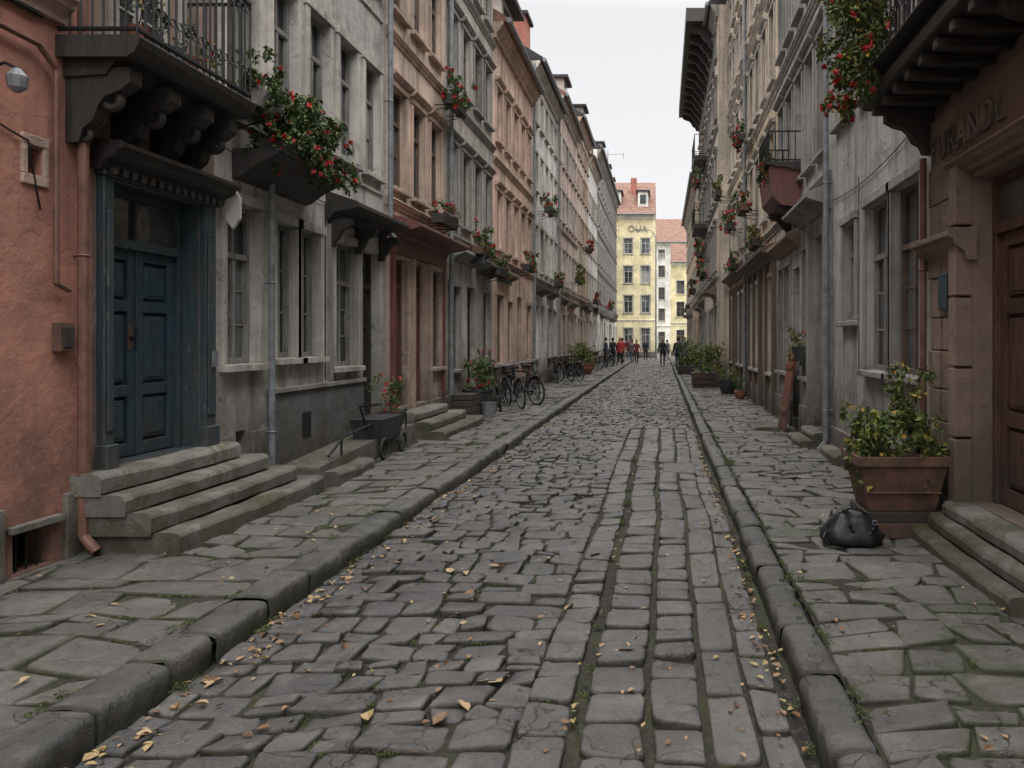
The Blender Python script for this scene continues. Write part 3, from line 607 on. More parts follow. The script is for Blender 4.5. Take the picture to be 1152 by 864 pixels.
def dorm(us,h):
    def ex(F,mt,mo,mx,e):
        for u in us:
            box(mt,F,u-.6,u+.6,-1.8,-.05,h,h+1.5,P_taupe); box(mt,F,u-.75,u+.75,-2,.15,h+1.503,h+1.62,T_dark); box(mo,F,u-.4,u+.4,-.05,-.04,h+.5,h+1.3,G_dark)
            box(mt,F,u+1.6,u+2.1,-1.6,-1.0,h,h+2.4,M_rch); box(mt,F,u+1.55,u+2.15,-1.65,-.95,h+2.403,h+2.5,T_dark)
        mkex(W_dark,us[0]-3,us[-1]+3)(F,mt,mo,mx,e)
    return ex
house('rose_townhouse',FLm,31,38,11.8,P_rose,ground_ops(31.1,37.9,W_grey)+grid(31.1,37.9,6,[(4.1,5.6),(6.8,8.1),(9.2,10.4)],.62,fr=W_brf),W_brf,M_trimlight,T_red,extra=dorm((34,),11.8),belts=(3.85,6.4))
house('beige_townhouse',FLm,38,44,13.0,P_beige,ground_ops(38.1,43.9,W_grey)+grid(38.1,43.9,5,[(4.1,5.6),(6.8,8.1),(9.2,10.4),(11.2,12.1)],.62,fr=W_brf),W_brf,M_trimpeach,T_dark,extra=dorm((42,),13),belts=(3.85,))
house('offwhite_townhouse',FLm,44,50,12.4,P_white,ground_ops(44.1,49.9,W_grey)+grid(44.1,49.9,5,[(4.1,5.6),(6.8,8.1),(9.2,10.4)],.62,fr=W_brf),W_brf,M_trimlight,T_red,extra=dorm((47,),12.4),belts=(3.85,))
def ex_ht(F,mt,mo,mx,e):
    for z in (3.7,6.3,8.9,11.4,13.7): box(mt,F,50.1,70.9,-.01,.06,z-.12,z+.12,W_dark)
    for i in range(22):
        u=50.2+i*.95; box(mt,F,u-.08,u+.08,-.01,.05,3.82,13.6,W_grey)
    dorm((55,62,67),14.4)(F,mt,mo,mx,e)
house('half_timbered_house',FLm,50,71,14.4,P_cream,ground_ops(50.1,70.9,W_grey,12)+grid(50.15,71.05,11,[(4.3,5.6),(6.9,8.2),(9.5,10.8),(12,13.1)],.62,fr=W_white),W_white,M_trimgrey,T_dark,extra=ex_ht,belts=())
# ---- right side
def ex_umber(F,mt,mo,mx,e):
    z=.1
    while z<3.0:
        h=R.uniform(.26,.36); box(mt,F,6.02,6.3+R.uniform(-.03,.03),-.01,.07+R.uniform(0,.014),z,z+h-.01,P_umber); box(mt,F,6.335,6.6+R.uniform(-.03,.03),-.01,.065+R.uniform(0,.014),z,z+h-.01,P_umber); z+=h
    for z in(.4,.95,1.5,2.05,2.6): box(mt,F,5.86,6.0,-.01,.13,z,z+.53,M_trimbrown)
    cornice(mt,F,5.8,6.68,2.55,.2,.22,M_trimbrown); cornice(mt,F,4.2,6.05,3.10,.16,.1,M_trimbrown)
    box(mt,F,4.3,6.62,-.01,.05,3.13,3.6,P_umber)
    box(mt,F,6.1,6.3,.09,.105,1.95,2.25,W_blue)
    prism(mt,F,3.2,6.82,[(-.01,3.74),(.25,3.74),(.58,3.78),(.6,3.86),(-.01,3.86)],W_dark)
    for i in range(12): box(mt,F,3.3+i*.3,3.38+i*.3,.02,.55,3.68,3.75,W_dark)
    bracket(mt,F,6.7,.1,.42,3.7,.34,W_dark); bracket(mt,F,4.4,.1,.42,3.7,.34,W_dark)
    cornice(mt,F,3.2,6.8,4.0,.66,.13,W_dark)
    railing(mx,F,3.25,6.8,.58,4.0,5.0,M_iron,.11)
    pipe_down(mx,F,6.66,.12,3.3,M_pipeb,.1,.03)
ops=[dict(u=(4.5,5.84),z=(.45,2.95),t='door',rec=.22,mat=W_brown,fr=W_brown,tz=2.55,rmat=M_trimbrown),dict(u=(1.5,2.6),z=(1.2,2.9)),dict(u=(-1.5,-.4),z=(1.2,2.9)),dict(u=(4.6,5.7),z=(4.1,6.2),fr=W_brf)]+grid(-3,3,3,[(4.4,6),(7.4,8.8)],.9)
uh=house('umber_townhouse',FRm,-4,6.7,11,P_umber,ops,W_brf,M_trimbrown,T_red,plinth=(P_umber,.5),near=True,extra=ex_umber,belts=())
def text(s,size,F,u,d,z,rot,mat,par,name,ext=.012):
    cu=bpy.data.curves.new(name,'FONT'); cu.body=s; cu.size=size; cu.extrude=ext; cu.space_character=1.08; cu.align_x='CENTER'
    o=bpy.data.objects.new(name+'_tmp',cu); scene.collection.objects.link(o); bpy.context.view_layer.update()
    me=bpy.data.meshes.new_from_object(o.evaluated_get(bpy.context.evaluated_depsgraph_get())); bpy.data.objects.remove(o)
    me.materials.clear(); me.materials.append(mat); ob=bpy.data.objects.new(name,me); scene.collection.objects.link(ob); ob.location=F(u,d,z); ob.rotation_euler=rot; ob.parent=par
text('FURANDL',.30,FRm,5.85,.06,3.22,(math.pi/2,0,-math.pi/2),M_carve,uh,'carved_lettering',.018)
st=empty('stone_steps'); mb=MB()
for i,(d,z,a,b) in enumerate(((.42,.23,4.3,6.0),(.3,.34,4.3,5.95),(.2,.45,4.3,5.9))): worn(mb,FRm,a,b,-.2 if i==2 else 0,d,.05 if i==0 else z-.107,z,M_step,i*7+60)
mb.emit('treads',st,bevel=.008,seg=2)
def ex_rg(F,mt,mo,mx,e):
    pipe_down(mx,F,10.62,.12,11,M_pipe,.1,.04); pipe_down(mx,F,6.78,3.9,11,M_pipeb,.08,.035)
    cable(mx,F,6.8,3.75,10.6,3.66,.12,.006); cable(mx,F,9.15,3.68,9.15,1.3,0,.006)
ops=[dict(u=(6.98,7.85),z=(1.36,3.25),cols=2,bars=3,cur=0,fr=W_brf),dict(u=(7.95,8.85),z=(1.36,3.25),cols=2,bars=3,cur=0,fr=W_grey),dict(u=(9.35,9.95),z=(1.95,3.2),cols=2,bars=2,cur=0,fr=W_grey)]+grid(6.9,10.5,3,[(4.6,6.2),(7.4,8.8)],.8,fr=W_grey)
house('weathered_townhouse',FRm,6.7,10.7,11.4,P_rgrey,ops,W_grey,M_trimgrey,T_red,near=True,extra=ex_rg,belts=(),plinth=(P_plinth,.5))
def ex_r3(F,mt,mo,mx,e):
    hood(mt,F,10.75,12.9,3.75,.35,M_trimgrey); hood(mt,F,13.1,15.5,3.5,.25,M_trimbrown)
    box(mt,F,10.8,10.9,-.01,.1,.2,3.58,M_trimgrey); box(mt,F,12.0,12.1,-.01,.1,.2,3.58,M_trimgrey)
ops=[dict(u=(10.98,11.9),z=(.35,3.3),t='door',mat=W_dark,fr=W_dark,tz=2.8),dict(u=(12.2,12.8),z=(1.1,3.2),fr=W_grey),dict(u=(13.2,13.9),z=(.3,3.0),t='door',mat=W_brown,fr=W_brf,tz=2.5),dict(u=(14.1,14.7),z=(1.1,3.1),fr=W_brf),dict(u=(14.85,15.45),z=(1.1,3.1),fr=W_brf)]+grid(10.8,15.6,5,[(4.5,6.3),(7.4,9.0),(10,11.2)],.6,fr=W_brf,hood=1)
house('plain_townhouse',FRm,10.7,15.7,12.3,P_rgrey,ops,W_brf,M_trimgrey,T_dark,near=True,extra=ex_r3,belts=(4.1,7.0,9.6))
def ex_r4(F,mt,mo,mx,e):
    a=15.9
    while a<26.5: box(mt,F,a-.06,a+.06,-.01,.1,.1,3.4,W_brf); a+=1.12
    hood(mt,F,15.8,21,3.58,.35,W_brf); hood(mt,F,21.2,26.8,3.75,.3,W_brown); pipe_down(mx,F,21.1,.12,13.5,M_pipe,.1,.045)
house('ochre_townhouse',FRm,15.7,27,14.3,P_ochre,[dict(u=(15.9+i*1.12+.12,15.9+i*1.12+1.0),z=(.35 if i%3==1 else 1.0,3.1),t='door' if i%3==1 else 'win',fr=W_brf,mat=W_brown,cur=.3) for i in range(9)]+grid(15.8,26.9,9,[(4.5,6.2),(7.3,8.9),(10,11.4),(12.3,13.4)],.64,fr=W_brf,hood=1),W_brf,M_trimlight,T_dark,extra=ex_r4,belts=(4.1,7.0,9.7))
FR5=FR(2.0)
def ex_r5(F,mt,mo,mx,e):
    box(mt,F,28.5,40.9,-.5,1.1,13.75,14.25,W_dark)
    for i in range(12): bracket(mt,F,29+i*1.05,.15,.9,13.75,.8,W_dark)
    for z in(6.9,9.9):
        box(mt,F,33,36,0,.6,z-.3,z-.1,W_dark); railing(mx,F,33,36,.58,z-.1,z+.8,M_iron,.2)
    mkex(W_dark,27.2,40.5)(F,mt,mo,mx,e)
house('eaved_townhouse',FR5,27,41,13.74,P_beige,ground_ops(27.1,40.9,W_brf)+grid(27.1,40.9,10,[(4.3,5.9),(7.0,8.5),(9.8,11.1),(12,13)],.62,fr=W_brf,hood=1),W_brf,M_trimgrey,T_dark,extra=ex_r5,belts=(4,6.7,9.4))
house('mustard_townhouse',FR(1.95),41,60,10.8,P_ochre,ground_ops(41.1,59.9,W_brf)+grid(41.1,59.9,13,[(4.3,5.9),(7.0,8.5),(9.2,10.2)],.7,fr=W_white),W_white,M_trimlight,T_red,extra=dorm((46,52,56),10.8),belts=(3.9,))
# ---- street end: yellow corner house, then the street bends away to the right between paler houses
FE=FF(74)
def ex_y(F,mt,mo,mx,e):
    for u in(-8,-4.6,-1.9): box(mt,F,u-.5,u+.5,-2.4,-.6,14.4,16.4,P_cream); box(mt,F,u-.7,u+.7,-2.6,-.45,16.403,16.55,T_dark); box(mo,F,u-.3,u+.3,-.6,-.58,15.2,16.1,G_dark)
    box(mt,F,-3.2,-2.6,-3.4,-2.7,15,18.2,M_rch)
yh=house('yellow_house',FE,-16,-.7,14,P_yellow,grid(-16,-.8,9,[(.9,2.9),(4.4,6.1),(7.3,9),(10.2,11.7)],.85,fr=W_white,tr=M_trimlight),W_white,P_cream,T_red,depth=10,rh=4.2,extra=ex_y,belts=(3.7,),oh=.5)
text('OUA',.85,FE,-2.4,.05,12.35,(math.pi/2,0,0),M_signletter,yh,'wall_lettering',.03)
house('cream_house',FF(104),-3,16,15.2,P_cream,grid(-2.9,15.9,10,[(.9,2.9),(4.4,6.1),(7.3,9),(10.4,12),(13,14.2)],.9,fr=W_brf),W_brf,P_cream,T_red,depth=10,rh=4,belts=(3.7,),oh=.5)
house('pale_yellow_house',FF(86),1.0,9,10.6,P_yellow,grid(1.1,8.9,4,[(.9,2.9),(4.4,6.1),(7,8.5)],.9,fr=W_brf),W_brf,P_cream,T_red,depth=5,rh=2.4,belts=(3.7,),oh=.4)
sq=empty('road'); mb=MB(); box(mb,F0,-14,22,YE+1,105,-.06,-.012,S_road); mb.emit('far_paving',sq)
sl=empty('street_lamp'); mb=MB(); lx,ly=-.55,66
tube(mb,(lx,ly,.0),(lx,ly,1.0),.12,M_pipe,10,.09); tube(mb,(lx,ly,1.0),(lx,ly,10.8),.08,M_pipe,10,.05); path(mb,[(lx,ly,10.7),(lx-.4,ly,11.3),(lx-1.3,ly,11.4)],.035,M_pipe); box(mb,F0,lx-1.9,lx-1.2,ly-.12,ly+.12,11.3,11.42,M_pipe); mb.emit('post',sl)
an=empty('roof_antenna'); mb=MB(); tube(mb,(-4.6,64,14.5),(-4.6,64,17.8),.035,M_pipe); tube(mb,(-4.9,64,17.4),(-3.2,64,17.5),.022,M_pipe); tube(mb,(-3.3,64,17.1),(-3.3,64,17.6),.02,M_pipe); mb.emit('mast',an)
# ---------------------------------------------------------------- flower boxes
def flowerbox(F,u0,u1,d,z,n=500,nf=30,h=.18,con=False,mat=W_dark,fm=None,rz=.25,trail=4,size=(.03,.07),flr=.03,dep=.24,fl=None,dens=11,sp=.8):
    e=empty('flower_box'); mb=MB()
    prism(mb,F,u0,u1,[(d-dep+.03,z-h),(d-.03,z-h),(d,z),(d-.02,z),(d-.03,z-.03),(d-dep+.03,z-.03),(d-dep+.02,z),(d-dep,z)],mat)
    if con: prism(mb,F,u0-.05,u1+.05,[(-.01,z-h-.3),(.06,z-h-.28),(d*.5,z-h-.16),(d-.02,z-h-.05),(d+.02,z-h-.003),(-.01,z-h-.003)],mat)
    else:
        for u in(u0+.08,u1-.08): path(mb,[F(u,0,z-h-.12),F(u,d-.03,z-h-.012),F(u,0,z-h-.012)],.012,M_iron,5)
    mb.emit('trough',e,bevel=.006,seg=1)
    c=F((u0+u1)/2,d-dep/2+.04,z+rz*.55); ru=(u1-u0)/2+.06
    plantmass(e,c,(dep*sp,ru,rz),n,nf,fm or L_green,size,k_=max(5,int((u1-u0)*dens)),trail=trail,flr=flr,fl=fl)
    return e
flowerbox(FLm,7.6,9.05,.46,3.76,6500,95,con=True,rz=.34,trail=26,size=(.03,.08),flr=.036,h=.14,dens=30,sp=1.1)
flowerbox(FLm,7.28,7.75,.42,4.16,1600,18,rz=.22,trail=7,mat=M_trimgrey,size=(.03,.07),dens=18)
flowerbox(FLm,14.2,15.1,.4,6.35,700,30,rz=.35,trail=6,mat=M_pot,size=(.04,.09),flr=.05)
flowerbox(FLm,13.2,14.1,.5,3.95,350,20,rz=.16,trail=2,flr=.035,size=(.03,.07))
flowerbox(FLm,16.2,17.0,.45,3.75,700,25,rz=.35,trail=6,flr=.05,mat=M_rust,size=(.04,.09))
flowerbox(FLm,18.0,18.8,.45,3.45,400,8,rz=.22,trail=4,size=(.04,.09))
flowerbox(FLm,22,22.9,.45,3.95,350,10,rz=.25,trail=4,size=(.05,.1),flr=.05)
flowerbox(FLm,25.8,26.9,.5,6.3,350,14,rz=.35,trail=4,mat=M_pot,size=(.06,.12),flr=.07)
flowerbox(FLm,34,35.5,.6,4.5,600,4,rz=.5,trail=8,fm=L_yel,size=(.07,.14))
flowerbox(FLm,28,29,.5,3.9,250,8,rz=.25,size=(.06,.12),flr=.06)
flowerbox(FLm,39.5,41,.5,6.6,250,14,rz=.3,size=(.08,.16),flr=.1)
flowerbox(FLm,44,45.5,.5,4.1,250,14,rz=.3,size=(.08,.16),flr=.1)
flowerbox(FLm,56,58,.5,4.2,250,20,rz=.3,size=(.1,.2),flr=.12)
flowerbox(FRm,16.4,17.3,.45,3.95,500,14,rz=.25,trail=6,fm=L_yel,size=(.04,.09))
flowerbox(FRm,18.6,19.5,.5,5.1,600,30,rz=.32,trail=6,mat=M_rust,size=(.04,.1),flr=.05)
flowerbox(FRm,21.2,22.0,.5,3.9,350,14,rz=.25,trail=5,size=(.05,.1),flr=.05)
flowerbox(FRm,22.4,23.4,.5,5.2,450,18,rz=.3,trail=5,size=(.05,.1),flr=.06)
flowerbox(FRm,25.6,26.6,.6,6.8,400,8,rz=.4,trail=5,fm=L_yel,size=(.06,.12))
flowerbox(FRm,19.8,20.7,.45,7.15,350,18,rz=.3,trail=5,size=(.05,.1),flr=.06)
flowerbox(FR5,28.6,29.6,.55,4.3,350,18,rz=.35,trail=6,size=(.06,.12),flr=.07)
flowerbox(FR5,30.5,31.5,.6,5.3,350,20,rz=.4,trail=5,size=(.07,.14),flr=.08)
flowerbox(FR5,31.2,32.3,.6,8.4,300,8,rz=.4,trail=5,size=(.07,.14),flr=.08)
flowerbox(FR5,36.5,38,.6,4.2,350,20,rz=.4,trail=5,size=(.07,.14),flr=.08)
bl=empty('timber_balcony'); mb=MB()
prism(mb,FRm,13.0,14.3,[(-.01,4.0),(.35,4.05),(.5,4.2),(.55,4.62),(.55,4.7),(-.01,4.7)],W_red); cornice(mb,FRm,12.95,14.35,4.75,.62,.1,W_dark)
for u in(13.2,14.1): bracket(mb,FRm,u,.1,.4,4.05,.35,W_dark)
mb.emit('box',bl,bevel=.01,seg=1); mb=MB(); railing(mb,FRm,13.0,14.3,.56,4.75,5.3,M_iron,.12); mb.emit('railing',bl)
plantmass(bl,FRm(13.7,.5,4.85),(.12,.6,.14),700,34,k_=14,trail=6,size=(.03,.07),stems=False)
vn=empty('flowering_vine')
cl=[];pts=[]
for i in range(40):
    t=R.random(); x=XR-.62-R.uniform(-.12,.3); y=6.72+R.uniform(-.55,.25); z=3.78+t*1.25
    w=.10+.06*R.random(); cl.append((x,y,z,w,w*1.2,w))
for i in range(7):
    x=XR-.72-R.uniform(0,.25);y=6.8+R.uniform(-.2,.2);z=3.9
    for j in range(R.randint(1,5)): z-=.05; cl.append((x+R.uniform(-.03,.03),y,z,.04,.05,.05))
foliage('leaves',cl,4000,L_yel,(.03,.075),vn)
for i in range(90):
    q=R.choice(cl); d=Vector((R.gauss(0,1),R.gauss(-.4,1),R.gauss(0,1))).normalized(); pts.append((q[0]+d.x*q[3],q[1]+d.y*q[4],q[2]+d.z*q[5]))
blooms('flowers',pts,L_fl,.034,vn); blooms('buds',[(p[0]+.03,p[1]+.02,p[2]-.04) for p in pts[::7]],L_fy,.02,vn)
# ---------------------------------------------------------------- ground plants & objects
def frus(mb,cx,cy,z0,z1,a0,b0,a1,b1,mat):
    vs=[(cx+sx*a,cy+sy*b,z) for z,a,b in((z0,a0,b0),(z1,a1,b1)) for sx,sy in((-1,-1),(1,-1),(1,1),(-1,1))]
    mb.add(vs,[(0,3,2,1),(4,5,6,7),(0,1,5,4),(1,2,6,5),(2,3,7,6),(3,0,4,7)],mat)
pl=empty('rusty_planter'); mb=MB(); px,py=1.92,6.25
box(mb,F0,px-.33,px+.36,py-.24,py+.3,.12,.24,W_brown); box(mb,F0,px-.3,px+.33,py-.21,py+.28,.24,.33,W_dark)
frus(mb,px,py,.333,.76,.27,.2,.36,.28,M_rust); box(mb,F0,px-.375,px+.375,py-.295,py-.28,.70,.78,M_rust); box(mb,F0,px-.375,px-.36,py-.28,py+.28,.70,.78,M_rust)
box(mb,F0,px-.3,px+.3,py-.262,py-.24,.48,.5,M_rust)
mb.emit('box',pl,bevel=.008,seg=2)
plantmass(pl,(px,py,.92),(.36,.3,.2),2400,30,L_yel,(.03,.08),k_=24,trail=14,fl=L_fy,flr=.022); plantmass(pl,(px+.12,py,1.2),(.18,.15,.25),350,6,L_yel,(.03,.07),k_=8,fl=L_fy,flr=.02)
plantmass(pl,(px+.38,py-.2,.66),(.06,.08,.16),260,0,L_yel,(.03,.07),k_=4)
bg=empty('black_handbag'); mb=MB(); cx,cy=1.47,5.86
n=40; rows=[(1.0,0),(1.07,.03),(1.08,.08),(1.0,.13),(.88,.175),(.74,.21),(.55,.235),(.3,.245),(.05,.24)]
vs=[];fs=[]
for a,z in rows:
    for i in range(n):
        t=2*math.pi*i/n; f=lambda v:math.copysign(abs(v)**.7,v)
        ax=.215*a*f(math.cos(t)); by=.15*(a if z<.13 else a*.8)*f(math.sin(t)); top=z*(1+.16*mnoise.noise(Vector((ax*6,by*5,3)))-.28*(ax/.215)**2*(z>.1)+.1*(ax<-.05))
        fold=.030*mnoise.noise(Vector((ax*11,by*11,z*16)))+.022*mnoise.noise(Vector((ax*25,by*25,z*22)))
        vs.append((cx+ax*(1+fold*4),cy+by*(1+fold*5),.132+top+fold*.5*(z>.02)))
for j in range(len(rows)-1):
    for i in range(n): fs.append((j*n+i,j*n+(i+1)%n,(j+1)*n+(i+1)%n,(j+1)*n+i))
fs+= [tuple(range(n))[::-1],tuple(range((len(rows)-1)*n,len(rows)*n))]
mb.add(vs,fs,M_black); mb.emit('body',bg,smooth=True)
mb=MB()
path(mb,[(cx-.12+.22*t,cy-.04-.05*math.sin(t*3),.36+.06*math.sin(math.pi*t)) for t in np.linspace(0,1,10)],.009,M_black,6)
path(mb,[(cx-.05+.2*t,cy-.13,.30-.11*math.sin(math.pi*t)) for t in np.linspace(0,1,10)],.009,M_black,6)
path(mb,[(cx-.19,cy-.08,.3),(cx-.245,cy-.12,.2),(cx-.25,cy-.13,.145),(cx-.1,cy-.175,.135)],.009,M_black,6); torus(mb,(cx+.15,cy-.1,.31),(0,1,.2),.018,.004,M_pipe,12,5)
mb.emit('handles',bg,smooth=True)
def potplant(name,x,y,r,h,n,nf,hp=.35,mat=L_green,pm=M_pot,size=(.04,.09),fl=None,z=.12,sqr=False):
    e=empty(name); mb=MB()
    if sqr:
        frus(mb,x,y,z,z+hp,r*.95,r*.8,r*1.05,r*.9,pm)
        for t in(.3,.62): box(mb,F0,x-r*1.06,x+r*1.06,y-r*.92,y-r*.85,z+hp*t,z+hp*t+.03,W_dark)
    else: lathe(mb,(x,y,z),[(r*.65,0),(r*.95,hp*.5),(r,hp*.85),(r*1.08,hp*.88),(r*1.08,hp),(r*.92,hp),(r*.9,hp-.03)],pm,18)
    mb.emit('pot',e)
    plantmass(e,(x,y,z+hp+h*.45),(r*1.25,r*1.25,h*.55),n,nf,mat,size,k_=12,trail=3,fl=fl,flr=.035); return e
potplant('potted_shrub',-3.98,16.3,.3,.8,1200,25,.55)
potplant('potted_shrub',-3.85,33,.45,1.0,700,0,.5,L_yel,M_pot,(.07,.14)); potplant('potted_shrub',-3.7,36,.45,.9,600,0,.5,L_yel,M_terr,(.07,.14))
potplant('potted_shrub',-3.9,10.9,.18,.5,450,14,.25,size=(.03,.06),z=.42)
potplant('potted_shrub',1.95,22.5,.28,.35,400,0,.42,L_yel,M_pot,(.04,.08)); potplant('potted_shrub',1.5,25.4,.5,1.0,1300,6,.5,L_yel,W_brown,(.06,.12),sqr=True); potplant('potted_shrub',2.1,20.4,.16,.4,250,4,.22,L_green,M_terr,(.04,.08))
potplant('potted_shrub',1.1,35,.4,1.3,500,10,.4,L_green,W_dark,(.08,.16),sqr=True); potplant('potted_shrub',1.75,29.5,.22,1.1,350,0,.4,L_yel,M_pipe,(.06,.12))
wp=empty('wall_planter'); mb=MB(); prism(mb,FRm,12.3,12.75,[(.0,1.35),(.15,1.35),(.22,1.6),(.0,1.6)],M_pot); mb.emit('trough',wp); plantmass(wp,FRm(12.5,.14,1.72),(.12,.28,.18),350,2,L_yel,(.03,.07),k_=8,trail=4)
rbd=empty('red_shutter_board'); mb=MB(); RP=paint('red_paint',(.25,.065,.04),(.15,.09,.07),.6,.58)
for a,b in((13.15,13.38),(13.385,13.62),(13.625,13.85)):
    mb.add([FRm(a,.28,.12),FRm(b,.28,.12),FRm(b,.08,1.5),FRm(a,.08,1.5),FRm(a,.24,.12),FRm(b,.24,.12),FRm(b,.04,1.5),FRm(a,.04,1.5)],[(0,1,2,3),(7,6,5,4),(0,3,7,4),(1,5,6,2),(3,2,6,7),(0,4,5,1)],RP)
for z in(.4,1.2): s=.28-.2*(z-.12)/1.38; box(mb,FRm,13.17,13.83,s-.005,s+.02,z,z+.09,RP)
mb.emit('board',rbd)
st=empty('stone_steps'); mb=MB(); worn(mb,FRm,10.9,12.0,0,.4,.05,.24,M_step,80); worn(mb,FRm,10.95,11.95,-.1,.2,.243,.35,M_step,85); worn(mb,FRm,9.4,10.4,0,.22,.05,.26,M_step,90); mb.emit('treads',st,bevel=.01)
st=empty('stone_slab'); mb=MB(); worn(mb,FRm,13.2,14.2,.35,.8,.1,.17,M_step,95); mb.emit('slab',st,bevel=.01)
wb=empty('wooden_crate'); mb=MB()
for i in range(4): box(mb,FLm,14.9+.001*i,15.5,.12,.55,.13+i*.13,.24+i*.13,W_dark)
box(mb,FLm,14.92,15.48,.14,.53,.12,.62,W_dark); mb.emit('crate',wb,bevel=.006)
hc_=empty('hand_cart'); mb=MB(); X0=XL+.62
for s in(9.95,10.65): torus(mb,(X0+.02,s,.27),(1,0,0),.13,.02,M_rubber,22,6)
frus(mb,X0-.2,10.3,.36,.66,.18,.34,.22,.4,M_pot); path(mb,[(X0-.2,9.95,.5),(X0-.2,9.7,.85),(X0+.05,9.68,.88)],.014,M_iron); path(mb,[(X0-.2,10.65,.4),(X0-.2,10.75,.13)],.014,M_iron); tube(mb,(X0-.38,9.95,.27),(X0+.02,9.95,.27),.012,M_iron); tube(mb,(X0-.38,10.65,.27),(X0+.02,10.65,.27),.012,M_iron); mb.emit('cart_body',hc_)
bk=empty('metal_bucket'); mb=MB(); lathe(mb,(-3.6,15.7,.12),[(.12,0),(.16,.28),(.17,.29),(.15,.29),(.11,.03)],M_pipe,16); torus(mb,(-3.6,15.7,.41),(0,1,.6),.15,.006,M_iron,18,4); mb.emit('bucket',bk)
def bicycle(x,y,ang,lean=.1,col=M_iron):
    e=empty('bicycle'); mb=MB(); r=.33
    A=(0,-.53,r);B=(0,.53,r)
    for c in(A,B):
        torus(mb,c,(1,0,0),r,.02,M_rubber,30,6); torus(mb,c,(1,0,0),r-.03,.01,M_pipe,30,5); tube(mb,(-.04,c[1],c[2]),(.04,c[1],c[2]),.025,M_pipe)
        for i in range(14):
            t=i*2*math.pi/14; tube(mb,c,(0,c[1]+(r-.03)*math.cos(t),c[2]+(r-.03)*math.sin(t)),.003,M_pipe,3)
    bb=(0,-.08,.3);seat=(0,-.24,.8);head=(0,.38,.82);head2=(0,.42,.68)
    for p,q in((bb,seat),(seat,head),(bb,head2),(A,bb),(A,(0,-.2,.72)),(head2,B),(head,head2),(head,(0,.35,.95))): tube(mb,p,q,.018,col,7)
    path(mb,[(-.26,.2,.98),(-.2,.33,1.0),(0,.35,.97),(.2,.33,1.0),(.26,.2,.98)],.013,M_pipe); tube(mb,seat,(0,-.26,.93),.014,M_pipe)
    frus(mb,0,-.27,.92,.97,.05,.12,.08,.14,M_black); torus(mb,bb,(1,0,0),.09,.01,M_pipe,18,5); tube(mb,(-.06,-.08,.3),(-.06,.02,.17),.01,M_pipe); tube(mb,(-.1,.02,.17),(-.04,.02,.17),.02,M_rubber); tube(mb,(.06,-.08,.3),(.06,-.18,.43),.01,M_pipe); tube(mb,(.1,-.18,.43),(.04,-.18,.43),.02,M_rubber)
    path(mb,[(0,-.53+.36*math.cos(t),r+.36*math.sin(t)) for t in np.linspace(.3,2.8,9)],.014,col); path(mb,[(0,.53+.36*math.cos(t),r+.36*math.sin(t)) for t in np.linspace(.2,2.6,9)],.014,col)
    box(mb,F0,-.07,.07,-.75,-.4,.72,.735,M_iron); tube(mb,(.05,-.7,.72),(.02,-.53,r),.008,M_iron); tube(mb,(-.05,-.7,.72),(-.02,-.53,r),.008,M_iron)
    if R.random()<.6: frus(mb,0,.62,.72,.95,.13,.1,.17,.14,W_brf)
    mb.emit('frame_and_wheels',e); e.location=(x,y,.125); e.rotation_euler=(0,lean,ang); return e
for a in((-3.72,17.3,.25,-.12),(-3.5,17.9,.5,-.1,M_pot),(-3.85,19.2,.1,-.14),(-3.45,18.9,.8,-.1),(-3.6,21.3,.35,-.12,W_red),(-3.9,28,.2,-.12),(-3.7,29.2,.5,-.12),(-3.6,30.4,.7,-.1),(-3.5,38.5,.4,-.1),(-3.5,42,.3,-.1),(-3.3,45,.6,-.1,W_red),(-3.3,47,.5,-.1),(-3.4,52,.5,-.1),(-3.2,54,.7,-.1,W_red),(1.7,39,-.4,.1),(1.6,41,-.6,.1)): bicycle(*a)
